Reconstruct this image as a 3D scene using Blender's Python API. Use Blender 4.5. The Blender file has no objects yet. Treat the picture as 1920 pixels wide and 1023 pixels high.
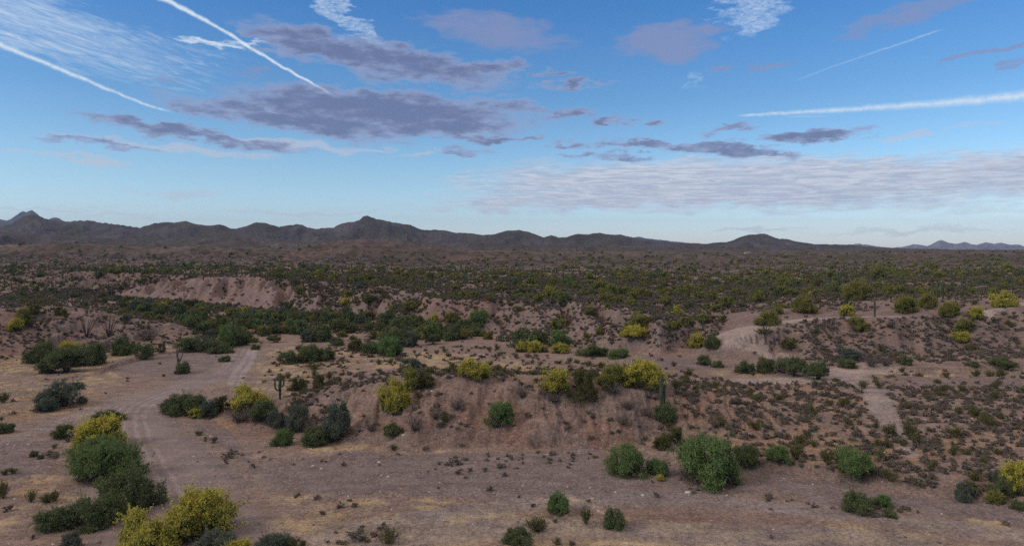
import bpy, math
import numpy as np

# ------------------------------------------------------------------ camera, sky, sun, exposure
HC = 27.0            # camera height above the wash bed (m)
F = 1297.0           # focal length in photograph pixels (1920 wide)
HAZE = 3.6e-5
DENOISE = False
HZ = 470.0           # horizon row of the photograph
sc = bpy.context.scene
COL = sc.collection
cam_d = bpy.data.cameras.new('camera'); cam = bpy.data.objects.new('camera', cam_d); COL.objects.link(cam)
cam.location = (0, 0, HC); cam.rotation_euler = (math.radians(90), 0, 0)
cam_d.sensor_width = 36.0; cam_d.lens = 36.0 * F / 1920.0
cam_d.shift_y = -(511.5 - HZ) / 1920.0
cam_d.clip_start = 0.5; cam_d.clip_end = 80000
sc.camera = cam
SUN_EL, SUN_AZ = 33.0, 250.0      # azimuth clockwise from +Y (behind and to the left of the camera)
sun_d = bpy.data.lights.new('sun', 'SUN'); sun = bpy.data.objects.new('sun', sun_d); COL.objects.link(sun)
sun_d.energy = 1.5; sun_d.angle = math.radians(11); sun_d.color = (1.0, 0.86, 0.74)
sun.rotation_euler = (math.radians(90 - SUN_EL), 0, math.radians(180 - SUN_AZ))
sun.location = (0, -20, 60)
vs = sc.view_settings
vs.view_transform = 'Standard'; vs.look = 'None'; vs.gamma = 1.0; vs.exposure = 0.0; vs.use_curve_mapping = False
cy = sc.cycles
sc.render.engine = 'CYCLES'
cy.max_bounces = 4; cy.diffuse_bounces = 3; cy.glossy_bounces = 1; cy.transmission_bounces = 2
cy.transparent_max_bounces = 4; cy.volume_bounces = 0; cy.use_denoising = DENOISE
cy.use_adaptive_sampling = True; cy.adaptive_threshold = 0.02
cy.sample_clamp_indirect = 4.0

# ---- world: Nishita sky, graded by elevation, with cloud layers and contrails placed by direction
world = bpy.data.worlds.new('World'); sc.world = world; world.use_nodes = True
wt = world.node_tree; wt.nodes.clear()
class NB:
    """tiny node builder"""
    def __init__(s, t): s.t = t
    def n(s, typ, **kw):
        o = s.t.nodes.new(typ)
        for k, v in kw.items(): setattr(o, k, v)
        return o
    def put(s, sock, v):
        if isinstance(v, bpy.types.NodeSocket): s.t.links.new(v, sock)
        else: sock.default_value = v
    def m(s, op, a, b=None, c=None, clamp=False):
        o = s.n('ShaderNodeMath', operation=op, use_clamp=clamp)
        s.put(o.inputs[0], a)
        if b is not None: s.put(o.inputs[1], b)
        if c is not None: s.put(o.inputs[2], c)
        return o.outputs[0]
    def sm(s, v, a, b, lo=0.0, hi=1.0):
        o = s.n('ShaderNodeMapRange', interpolation_type='SMOOTHSTEP')
        s.put(o.inputs[0], v); s.put(o.inputs[1], a); s.put(o.inputs[2], b); s.put(o.inputs[3], lo); s.put(o.inputs[4], hi)
        return o.outputs[0]
    def mix(s, f, a, b, mode='MIX'):
        o = s.n('ShaderNodeMix', data_type='RGBA', blend_type=mode)
        s.put(o.inputs[0], f)
        s.put(o.inputs[6], a if isinstance(a, bpy.types.NodeSocket) else (*a, 1)); s.put(o.inputs[7], b if isinstance(b, bpy.types.NodeSocket) else (*b, 1))
        return o.outputs[2]
    def xyz(s, x, y, z):
        o = s.n('ShaderNodeCombineXYZ')
        s.put(o.inputs[0], x); s.put(o.inputs[1], y); s.put(o.inputs[2], z)
        return o.outputs[0]
    def noise(s, v, scale, detail=4, rough=0.5, dist=0.0, dims='3D'):
        o = s.n('ShaderNodeTexNoise', noise_dimensions=dims)
        s.put(o.inputs['Vector'], v); o.inputs['Scale'].default_value = scale
        o.inputs['Detail'].default_value = detail; o.inputs['Roughness'].default_value = rough
        o.inputs['Distortion'].default_value = dist
        return o.outputs[0]
    def ramp(s, f, stops, interp='LINEAR'):
        o = s.n('ShaderNodeValToRGB'); o.color_ramp.interpolation = interp
        e = o.color_ramp.elements
        while len(e) < len(stops): e.new(0.5)
        for k, (p, c) in enumerate(stops): e[k].position = p; e[k].color = (*c, 1)
        s.put(o.inputs[0], f)
        return o.outputs[0]

W = NB(wt)
sky = W.n('ShaderNodeTexSky', sky_type='NISHITA')
sky.sun_disc = False; sky.sun_elevation = math.radians(SUN_EL); sky.sun_rotation = math.radians(SUN_AZ)
sky.altitude = 500; sky.air_density = 1.0; sky.dust_density = 0.6; sky.ozone_density = 1.5
tc = W.n('ShaderNodeTexCoord'); sep = W.n('ShaderNodeSeparateXYZ'); wt.links.new(tc.outputs['Generated'], sep.inputs[0])
az = W.m('DEGREES', W.m('ARCTAN2', sep.outputs[0], sep.outputs[1]))     # degrees, 0 = +Y
el = W.m('DEGREES', W.m('ARCSINE', sep.outputs[2]))
def ae(px, py):
    u, v = (px - 960) / F, (HZ - py) / F
    return math.degrees(math.atan(u)), math.degrees(math.atan(v / math.hypot(1, u)))
base = W.mix(1.0, W.mix(1.0, sky.outputs[0], (0.105,) * 3, 'MULTIPLY'),
             W.ramp(W.m('DIVIDE', el, 40.0, clamp=True), [(0.0, (1.25, 1.30, 1.62)), (0.05, (1.24, 1.41, 1.68)), (0.09, (1.13, 1.35, 1.56)), (0.15, (0.97, 1.24, 1.40)),
              (0.30, (0.60, 0.99, 1.26)), (0.48, (0.37, 0.87, 1.32)), (1.0, (0.4, 0.8, 1.1))]), 'MULTIPLY')
# unseen warm brightness added overhead, above the picture, to light the ground
base = W.mix(W.sm(el, 24.0, 44.0), base, (0.78, 0.68, 0.60))
uv = W.xyz(az, W.m('MULTIPLY', el, 3.2), 0.0)
nz = W.noise(uv, 0.16, 7, 0.58, 0.6)
nz2 = W.noise(W.xyz(az, W.m('MULTIPLY', el, 3.0), 7.3), 0.55, 5, 0.6, 0.3)
wv = W.n('ShaderNodeTexNoise'); wt.links.new(uv, wv.inputs['Vector']); wv.inputs['Scale'].default_value = 0.30; wv.inputs['Detail'].default_value = 5; wv.inputs['Roughness'].default_value = 0.62
wsep = W.n('ShaderNodeSeparateColor'); wt.links.new(wv.outputs['Color'], wsep.inputs[0])
azw = W.m('ADD', az, W.m('MULTIPLY', W.m('SUBTRACT', wsep.outputs[0], 0.5), 9.0))
elw = W.m('ADD', el, W.m('MULTIPLY', W.m('SUBTRACT', wsep.outputs[1], 0.5), 2.6))
def blob(px, py, rx, ry, ang=0.0, k=1.0):
    """soft ellipse: k at the centre, 0 at its rim. Angle in degrees, positive = rising to the right."""
    a0, e0 = ae(px, py); ra, re = rx / F * 57.3, ry / F * 57.3
    c, s_ = math.cos(math.radians(ang)), math.sin(math.radians(ang))
    x = W.m('SUBTRACT', azw, a0); y = W.m('SUBTRACT', elw, e0)
    p = W.m('ADD', W.m('MULTIPLY', x, c / ra), W.m('MULTIPLY', y, s_ / ra))
    q = W.m('ADD', W.m('MULTIPLY', x, -s_ / re), W.m('MULTIPLY', y, c / re))
    d2 = W.m('ADD', W.m('MULTIPLY', p, p), W.m('MULTIPLY', q, q))
    return W.m('MULTIPLY', W.m('SUBTRACT', 1.0, d2, clamp=True), k)
def union(bl):
    o = bl[0]
    for b in bl[1:]: o = W.m('MAXIMUM', o, b)
    return o
def cloud(bl, amp=0.9, lo=0.30, hi=0.62, opa=1.0, full=False):
    f = union(bl)
    v = W.m('ADD', f, W.m('MULTIPLY', W.m('SUBTRACT', nz, 0.5), amp))
    v = W.m('ADD', v, W.m('MULTIPLY', W.m('SUBTRACT', nz2, 0.5), amp * 0.5))
    d = W.sm(v, lo, hi)
    d = W.m('MULTIPLY', W.m('MULTIPLY', d, W.sm(f, 0.0, 0.25)), opa)
    return (d, v) if full else d
skyc = base
# broad pale veil above the horizon at right, rippled
veil = cloud([blob(1420, 345, 640, 58, -1, 1.1), blob(1180, 362, 420, 36, 2, 0.9), blob(1750, 335, 460, 48, 2, 0.9)], 0.8, 0.0, 0.85, 0.88)
rip = W.noise(W.xyz(W.m('ADD', az, W.m('MULTIPLY', el, 1.0)), W.m('MULTIPLY', el, 11.0), 2.0), 0.42, 7, 0.66, 0.8)
ripf = W.m('ADD', W.m('MULTIPLY', rip, 0.85), W.m('MULTIPLY', nz2, 0.15))
skyc = W.mix(veil, skyc, W.mix(W.sm(ripf, 0.38, 0.64), (0.43, 0.47, 0.59), (0.70, 0.71, 0.77)))
# pale pink wisps
wisps = cloud([blob(330, 280, 260, 10, -4), blob(560, 272, 190, 13, -2, 1.1), blob(450, 293, 110, 8, 2), blob(1700, 254, 60, 14, 10), blob(700, 280, 60, 9, 0),
               blob(790, 288, 50, 9, 8), blob(60, 290, 90, 6), blob(150, 296, 120, 5), blob(1850, 227, 90, 7, 0, .8), blob(1890, 313, 90, 8, 2), blob(1010, 305, 90, 8, 0, .7),
               blob(340, 362, 100, 9, 2, .75), blob(960, 385, 500, 9, 1, .72), blob(600, 398, 330, 6, 0, .7), blob(1400, 428, 120, 6, 0, .9),
               blob(1700, 432, 240, 7, 0, .75), blob(60, 388, 160, 6, 0, .8), blob(230, 405, 260, 6, 0, .65), blob(1800, 395, 200, 12, 0, .6)], 0.8, 0.25, 1.15, 0.6)
skyc = W.mix(wisps, skyc, (0.58, 0.57, 0.64))
# thin high white cirrus
cn = W.noise(W.xyz(W.m('ADD', W.m('MULTIPLY', az, 0.55), W.m('MULTIPLY', el, 0.9)), W.m('SUBTRACT', W.m('MULTIPLY', el, 2.6), W.m('MULTIPLY', az, -0.4)), 1.0), 1.1, 7, 0.68, 0.8)
cir = union([blob(60, 40, 330, 70, -14, 0.95), blob(220, 70, 240, 40, -14, 0.7), blob(400, 80, 90, 9, 2, 1.6), blob(470, 76, 60, 5, 0, 1.2), blob(330, 90, 180, 16, -2, .6), blob(15, 72, 60, 9, 0, .9), blob(640, 24, 52, 80, 35, 0.0)])
skyc = W.mix(W.m('MULTIPLY', W.sm(W.m('ADD', cir, W.m('MULTIPLY', W.m('SUBTRACT', cn, 0.5), 1.9)), 0.25, 1.9), W.sm(cir, 0.0, 0.5)), skyc, (0.66, 0.76, 0.86))
# two mottled high patches at the top
mott = W.noise(W.xyz(az, W.m('MULTIPLY', el, 2.4), 4.0), 2.6, 6, 0.7, 0.6)
pat = union([blob(625, 8, 52, 26, -40, 1.6), blob(648, 34, 48, 26, -42, 1.6), blob(674, 58, 36, 22, -35, 1.4), blob(1412, 8, 62, 36, 20, 1.4), blob(1400, 38, 44, 36, 0, 1.3), blob(1352, 24, 28, 8, 10, .9), blob(1300, 148, 16, 20, 20, .7)])
skyc = W.mix(W.m('MULTIPLY', W.m('MULTIPLY', W.sm(mott, 0.20, 0.85), W.sm(pat, 0.0, 1.3)), 0.72), skyc, (0.68, 0.79, 0.90))
# dark mauve clouds: faint high ones first
faint = cloud([blob(930, 60, 170, 45, -8, 0.95), blob(1250, 82, 110, 42, -4, 1.2), blob(1265, 62, 110, 26, 2, 1.), blob(860, 30, 100, 14, 6, .8), blob(1700, 30, 140, 18, 10, .85), blob(1440, 130, 70, 9, 4, .8), blob(1340, 128, 40, 9, 4, .8),
               blob(1860, 95, 90, 9, 6, 1.0), blob(470, 135, 50, 16, -8, .75), blob(300, 145, 60, 10, 10, .6), blob(1620, 45, 90, 10, 12, .8), blob(1900, 125, 40, 5, 0, .8)], 0.75, 0.18, 0.95, 0.72)
skyc = W.mix(faint, skyc, (0.24, 0.28, 0.47))
dark, dv = cloud([blob(620, 92, 190, 34, -12, 1.25), blob(770, 118, 215, 36, -10, 1.25), blob(880, 132, 130, 22, 3, 1.05), blob(760, 145, 90, 22, -2, .9), blob(520, 70, 90, 20, -12, .9), blob(540, 80, 70, 24, -12, .9),
              blob(720, 205, 330, 42, -1, 1.35), blob(560, 225, 270, 28, -6, 1.2), blob(830, 240, 220, 26, 2, 1.15), blob(300, 240, 150, 13, -6, 1.1), blob(400, 262, 190, 11, -4, 1.05), blob(900, 262, 110, 9, 0, 1.0), blob(180, 268, 110, 8, -4, .85),
              blob(470, 205, 70, 16, 0, .9), blob(390, 215, 80, 16, -6, 1.0), blob(950, 200, 90, 24, -4, .9),
              blob(1140, 228, 42, 12, 2, 1.05), blob(1215, 229, 34, 9, 2, 1.0), blob(1060, 218, 60, 15, 10, .85), blob(1070, 160, 70, 9, 4, .9), blob(1040, 137, 40, 9, 4, .8), blob(1200, 270, 100, 12, -2, 1.1), blob(1350, 280, 140, 15, -8, 1.15), blob(1420, 290, 80, 10, -6, 1.0),
              blob(1530, 252, 105, 15, 0, 1.2), blob(1370, 243, 60, 10, 8, .9), blob(1070, 270, 45, 8, 4, .85), blob(1075, 290, 50, 8, 0, .9), blob(1150, 292, 60, 8, 2, .8), blob(1200, 294, 50, 7, 0, .8), blob(870, 285, 50, 7, 0, .7), blob(985, 262, 40, 7, 0, .8)], 0.85, -0.02, 0.95, 0.93, True)
dcol = W.mix(W.sm(W.m('ADD', dv, W.m('MULTIPLY', W.m('SUBTRACT', nz2, 0.5), 1.2)), 0.35, 1.25), (0.30, 0.35, 0.54), (0.135, 0.175, 0.32))
skyc = W.mix(dark, skyc, dcol)
# contrails: distance to short straight runs in azimuth/elevation
cw = W.noise(W.xyz(az, el, 3.0), 2.6, 6, 0.72)
cj = W.m('MULTIPLY', W.m('SUBTRACT', W.noise(W.xyz(az, el, 9.0), 0.9, 3, 0.5), 0.5), 0.22)
azj = W.m('ADD', az, cj); elj = W.m('ADD', el, cj)
def trail(pts, w0, w1, k0=1.0, k1=1.0):
    out = None; n = len(pts) - 1
    for i in range(n):
        (ax, ay), (bx, by) = ae(*pts[i]), ae(*pts[i + 1])
        dx, dy = bx - ax, by - ay; L2 = dx * dx + dy * dy; L = math.sqrt(L2)
        x = W.m('SUBTRACT', azj, ax); y = W.m('SUBTRACT', elj, ay)
        t = W.m('ADD', W.m('MULTIPLY', x, dx / L2), W.m('MULTIPLY', y, dy / L2))
        d = W.m('ABSOLUTE', W.m('ADD', W.m('MULTIPLY', x, -dy / L), W.m('MULTIPLY', y, dx / L)))
        wa = (w0 + (w1 - w0) * i / n) / F * 57.3; wb = (w0 + (w1 - w0) * (i + 1) / n) / F * 57.3
        ka = k0 + (k1 - k0) * i / n; kb = k0 + (k1 - k0) * (i + 1) / n
        wdt = W.m('MULTIPLY_ADD', t, wb - wa, wa)
        prof = W.m('SUBTRACT', 1.0, W.m('DIVIDE', d, W.m('MULTIPLY', wdt, 0.74)), clamp=True)
        e = 1.6 / L; q = 0.12 / L
        ends = W.m('MULTIPLY', W.sm(t, -e * .5, e * .5) if i == 0 else W.sm(t, -2 * q, -q), W.sm(t, 1 + e * .5, 1 - e * .5) if i == n - 1 else W.sm(t, 1 + 2 * q, 1 + q))
        v = W.m('MULTIPLY', W.m('MULTIPLY', prof, ends), W.m('MULTIPLY_ADD', t, kb - ka, ka))
        out = v if out is None else W.m('MAXIMUM', out, v)
    return out
tr = union([trail([(285, -8), (310, 0), (345, 17), (385, 38), (425, 62), (465, 87), (510, 114), (560, 142), (622, 177)], 9, 4.5, 1.7, 1.4),
            trail([(-40, 68), (0, 84), (60, 108), (120, 133), (175, 156), (220, 174), (265, 194), (320, 209)], 9, 4.5, 1.6, 1.0),
            trail([(-20, 55), (30, 70), (100, 93)], 7, 4, 0.8, 0.45), trail([(1765, 56), (1640, 98), (1560, 125), (1485, 154)], 4.5, 4, 0.7, 0.42),
            trail([(1385, 217), (1500, 210), (1640, 202), (1780, 192), (1960, 176)], 5, 17, 1.0, 1.25), trail([(1480, 219), (1560, 217)], 3, 3, 0.8, 0.4)])
trm = W.m('MULTIPLY', tr, W.m('MULTIPLY_ADD', cw, 1.3, 0.25))
skyc = W.mix(W.m('MULTIPLY', W.m('MULTIPLY', W.sm(trm, 0.05, 1.5), 0.88), W.m('SUBTRACT', 1.0, W.m('MULTIPLY', dark, 0.7))), skyc, (0.74, 0.83, 0.90))
bg = W.n('ShaderNodeBackground'); bg.inputs['Strength'].default_value = 1.06
wt.links.new(skyc, bg.inputs['Color'])
wo = W.n('ShaderNodeOutputWorld'); wt.links.new(bg.outputs[0], wo.inputs['Surface'])
world.cycles.sampling_method = 'MANUAL'; world.cycles.sample_map_resolution = 512

# ------------------------------------------------------------------ numpy noise
def _perm(seed):
    return np.random.RandomState(seed).permutation(256)
def perlin(x, y, seed=0):
    p = _perm(seed); xi = np.floor(x); yi = np.floor(y); xf = x - xi; yf = y - yi
    xi = xi.astype(np.int64) & 255; yi = yi.astype(np.int64) & 255
    u = xf * xf * xf * (xf * (xf * 6 - 15) + 10); v = yf * yf * yf * (yf * (yf * 6 - 15) + 10)
    ang = np.arange(256) / 256 * 2 * math.pi; gx, gy = np.cos(ang), np.sin(ang)
    def g(ix, iy, fx, fy):
        h = p[(p[ix & 255] + iy) & 255]; return gx[h] * fx + gy[h] * fy
    a = g(xi, yi, xf, yf); b = g(xi + 1, yi, xf - 1, yf); c = g(xi, yi + 1, xf, yf - 1); d = g(xi + 1, yi + 1, xf - 1, yf - 1)
    return ((a + (b - a) * u) * (1 - v) + (c + (d - c) * u) * v) * 1.5
def fbm(x, y, seed=0, o=4, g=0.5):
    s = 0; a = 1; t = 0
    for i in range(o):
        s = s + a * perlin(x * 2 ** i, y * 2 ** i, seed + i * 17); t += a; a *= g
    return s / t
def ridged(x, y, seed=0, o=4):
    s = 0; a = 1; t = 0
    for i in range(o):
        s = s + a * (1 - np.abs(perlin(x * 2 ** i, y * 2 ** i, seed + i * 13)) * 1.6); t += a; a *= 0.5
    return s / t
def sst(a, b, x):
    t = np.clip((x - a) / (b - a), 0, 1); return t * t * (3 - 2 * t)
def G(px, py, z=0.0):
    y = (HC - z) * F / (py - HZ); return ((px - 960) / F * y, y)
def pdist(x, y, P):
    """distance to polyline P (n,2): distance, side (+ = left of travel), param index"""
    P = np.asarray(P, float); best = np.full(x.shape, 1e18); side = np.zeros(x.shape); par = np.zeros(x.shape)
    for i in range(len(P) - 1):
        a, b = P[i], P[i + 1]; d = b - a; L2 = d @ d
        t = np.clip(((x - a[0]) * d[0] + (y - a[1]) * d[1]) / L2, 0, 1)
        dx = x - a[0] - t * d[0]; dy = y - a[1] - t * d[1]; q = dx * dx + dy * dy
        m = q < best
        best = np.where(m, q, best); side = np.where(m, np.sign(d[0] * (y - a[1]) - d[1] * (x - a[0])), side); par = np.where(m, i + t, par)
    return np.sqrt(best), side, par
def inpoly(x, y, P):
    r = np.zeros(x.shape, bool); n = len(P)
    for i in range(n):
        x0, y0 = P[i]; x1, y1 = P[(i + 1) % n]
        if y0 == y1: continue
        c = ((y0 > y) != (y1 > y)) & (x < (x1 - x0) * (y - y0) / (y1 - y0) + x0)
        r ^= c
    return r

# ------------------------------------------------------------------ terrain height
# bluff foot: (px, py at z~0, slope width m, height m)
BL = [(-900, 556, 210, 12), (-300, 556, 210, 12), (90, 556, 190, 12), (200, 554, 90, 12), (300, 560, 55, 12.5), (420, 572, 55, 12.5), (560, 586, 55, 12.5), (700, 596, 50, 11.5), (780, 608, 30, 10), (830, 618, 14, 9.5),
      (910, 622, 16, 9.5), (1000, 632, 45, 9.5), (1100, 645, 55, 9.5), (1180, 655, 45, 9), (1235, 668, 16, 7.5), (1300, 660, 30, 7), (1345, 668, 30, 6.5), (1400, 690, 34, 7), (1480, 686, 32, 8), (1600, 680, 28, 9), (1750, 672, 26, 9.5),
      (1920, 668, 28, 10.5), (2150, 662, 30, 11), (2800, 650, 40, 11)]
BLP = [G(a, b, 0.2) for a, b, _, _ in BL]; BLW = np.array([b[2] for b in BL], float); BLH = np.array([b[3] for b in BL], float)
# ridges: crest (px, py, z, front width, back width)
RL = [(-900, 560, 11, 45, 45), (-250, 568, 11, 45, 45), (0, 578, 9.8, 42, 40), (90, 573, 9.8, 42, 34), (170, 576, 8.8, 38, 30), (250, 592, 6.2, 30, 24), (320, 610, 3.3, 20, 18), (380, 632, 0.4, 8, 8)]
RM = [(395, 775, 0.5, 5, 6), (440, 765, 1.2, 7, 8), (520, 749, 2.4, 10, 14), (600, 735, 3.6, 12, 18), (680, 718, 5.0, 14, 22), (760, 705, 6.7, 17, 26), (850, 700, 7.4, 18, 30), (960, 703, 7.3, 14, 34), (1060, 702, 7.6, 13, 32), (1150, 708, 7.0, 15, 30), (1230, 716, 6.1, 17, 28),
      (1300, 730, 4.8, 18, 26), (1380, 752, 3.2, 20, 24), (1500, 775, 1.8, 20, 24), (1620, 790, 0.6, 18, 20)]
def ridge(x, y, R, seed, rough=1.0, pw=1.0):
    P = [G(a, b, z) for a, b, z, _, _ in R]
    wx = x + 2.0 * rough * fbm(x / 9, y / 9, seed, 3); wy = y + 4.2 * rough * fbm(x / 9, y / 12, seed + 5, 5)
    d, s, t = pdist(wx, wy, P); ix = np.arange(len(R))
    z = np.interp(t, ix, [r[2] for r in R]); w = np.where(s < 0, np.interp(t, ix, [r[3] for r in R]), np.interp(t, ix, [r[4] for r in R]))
    q = np.clip(1 - d / w, 0, 1)
    if R is RM: pw = np.where(s < 0, np.interp(t, ix, [.95, .95, .95, .95, .95, .95, 1.0, .74, .58, .72, .95, 1.0, 1.0, .95, .95]), 0.92)
    return z * (q ** pw) * (1.0 + 0 * q), d, s, t
RAMP = [(1455, 668, 1.2), (1440, 660, 2.2), (1405, 646, 3.6), (1380, 634, 5.0), (1388, 623, 5.9), (1425, 612, 6.8), (1475, 603, 7.6), (1530, 597, 8.1), (1600, 594, 8.4), (1690, 593, 8.6)]
RAMPP = [G(*p) for p in RAMP]
BANK = [G(*p) for p in [(1120, 842), (1180, 872), (1270, 880), (1450, 884), (1560, 905), (1640, 915), (1760, 935), (1920, 955), (2300, 1000)]]
WASH = [G(*p) for p in [(2400, 1050), (1920, 975), (1700, 940), (1400, 905), (1150, 885), (900, 880), (700, 884), (520, 895), (400, 900), (330, 850), (270, 790), (290, 745), (360, 712), (440, 690), (480, 655)]]
W2 = [G(*p) for p in [(2300, 700), (1920, 708), (1750, 712), (1600, 705), (1400, 688), (1260, 672), (1150, 662), (1000, 655), (800, 640), (600, 640), (440, 640)]]
SWA = [G(*p) for p in [(-700, 640), (-300, 760), (-50, 800), (120, 790), (260, 720), (330, 690), (370, 668), (400, 655)]]
SCARPS = [([(180, 704), (215, 688), (262, 675), (300, 667), (335, 662)], .75), ([(285, 713), (330, 712), (352, 706), (400, 696), (435, 686)], .6), ([(940, 842), (962, 834), (1050, 836), (1140, 840)], .5), ([(1130, 905), (1200, 911), (1280, 913), (1420, 907)], .42),
          ([(1540, 902), (1620, 912), (1720, 927), (1830, 942)], .45), ([(600, 862), (660, 868), (740, 884), (790, 892)], .26), ([(470, 868), (560, 861), (640, 868)], .28), ([(1420, 940), (1530, 940), (1600, 952)], .3), ([(40, 722), (120, 712), (200, 700)], .4), ([(540, 932), (700, 928), (900, 938), (1100, 936)], .22), ([(-200, 905), (-20, 902), (110, 896)], .3)]
def ranges(x, y):
    """distant mountains: crest profile in photograph pixels at a given distance"""
    out = np.zeros_like(x)
    wob = 260 * fbm(x / 1400, y / 1400 + 3, 71, 3)
    def rng(prof, D, Wf, seed, rough=1.0):
        px = np.array([p[0] for p in prof], float); py = np.array([p[1] for p in prof], float)
        q = 960 + F * x / np.maximum(y, 200)
        zc = HC + (HZ - np.interp(q, px, py)) / F * D
        zc = np.where((q < px[0]) | (q > px[-1]), np.minimum(zc, HC + 40) + 30 * fbm(x / 500, y / 500, seed), zc)
        dd = y - D - wob * (D / 5000)
        sc_ = D / 3500.0; zc = zc + (fbm(x / (60 * sc_), x * 0 + seed, seed + 3, 3)) * D / F * 2.2
        rav = ridged(x / (190 * sc_) + 0.4 * fbm(x / 300, y / 300, seed), y / (420 * sc_), seed, 5)
        t = np.abs(dd) / (Wf * (1 + 0.45 * fbm(x / 700, y / 700, seed + 2)))
        g = np.clip(1 - t, 0, 1)
        g = np.where(dd < 0, g ** 1.35, g)
        zz = (zc - 10) * g * (1 - rough * 0.95 * (1 - rav) * np.clip(t * 3.5, 0, 1))
        zz = zz + (zc-10)*0.05*fbm(x/(70*sc_),y/(70*sc_),seed+9,4)*np.clip(g*3,0,1)*np.clip(t*8,0,1)
        return zz
    A = [(-1500, 430), (-600, 415), (-250, 428), (-60, 418), (0, 424), (22, 418), (40, 406), (55, 401), (72, 404), (90, 411), (112, 415), (140, 415), (165, 413), (200, 419), (235, 424), (262, 428), (290, 420), (320, 418), (347, 416), (375, 422), (392, 424), (412, 421), (432, 428), (443, 430), (462, 424), (482, 418), (500, 418),
         (512, 422), (523, 426), (540, 421), (556, 419), (566, 421), (576, 427), (590, 428), (625, 427), (634, 421), (655, 416), (674, 412), (681, 406), (690, 404), (700, 407), (706, 411), (729, 413), (735, 417), (752, 419), (770, 422), (790, 430), (806, 432), (818, 430), (845, 435), (880, 437), (905, 442), (925, 439), (945, 434), (972, 432), (992, 435), (1010, 442), (1020, 445), (1034, 441),
         (1046, 445), (1060, 446), (1080, 439), (1105, 439), (1125, 436), (1145, 440), (1160, 440), (1180, 444), (1200, 450), (1230, 453), (1270, 456), (1325, 457), (1340, 455), (1360, 454), (1385, 446), (1402, 440), (1425, 438), (1440, 440), (1462, 447), (1485, 450), (1505, 455), (1540, 458), (1590, 459), (1640, 463), (1700, 466), (1800, 468), (1950, 469), (2600, 466)]
    zA = rng(A, 3600, 1250, 31)
    B = [(-1500, 440), (-400, 436), (-150, 444), (0, 432), (70, 438), (140, 441), (210, 448), (280, 446), (330, 450), (400, 440), (440, 438), (480, 444), (560, 452), (620, 452), (690, 446), (760, 452), (830, 456), (900, 455), (1000, 459), (1100, 458), (1200, 463), (1350, 464), (1500, 467), (1700, 470), (2600, 470)]
    zB = rng(B, 2100, 700, 47, 1.1)
    C = [(-1500, 455), (-300, 452), (0, 462), (100, 456), (200, 463), (300, 466), (380, 462), (460, 466), (540, 468), (600, 464), (650, 459), (700, 461), (760, 466), (900, 470), (1000, 470), (1100, 471), (2600, 474)]
    zC = rng(C, 1080, 390, 59, 1.3)
    Dl = [(-1500, 410), (-300, 402), (-60, 405), (0, 401), (8, 402), (20, 402), (28, 397), (40, 394), (60, 395), (70, 398), (82, 405), (92, 409), (97, 407), (110, 409), (125, 414), (140, 418), (160, 418), (190, 424), (240, 440), (300, 470), (590, 470), (600, 424), (610, 425), (640, 440), (700, 470), (1100, 470), (1150, 446), (1178, 442), (1215, 444), (1240, 446), (1262, 450), (1290, 455), (1330, 460), (1360, 470), (2600, 470)]
    zD = rng(Dl, 8000, 2200, 83)
    E = [(-1500, 470), (1500, 470), (1560, 468), (1585, 461), (1603, 456), (1620, 458), (1640, 460), (1665, 465), (1690, 462), (1712, 457), (1738, 460), (1750, 455), (1765, 449), (1778, 453), (1795, 456), (1808, 454), (1820, 456), (1845, 454), (1865, 455), (1876, 454), (1890, 457), (1915, 459), (1940, 464), (2100, 468), (2600, 465)]
    zE = rng(E, 14500, 2300, 91, 0.8)
    lay_ = np.argmax(np.stack([zA, zB, zC, zD, zE]), 0)
    for z in (zA, zB, zC, zD, zE): out = np.maximum(out, z)
    return out, lay_
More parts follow.
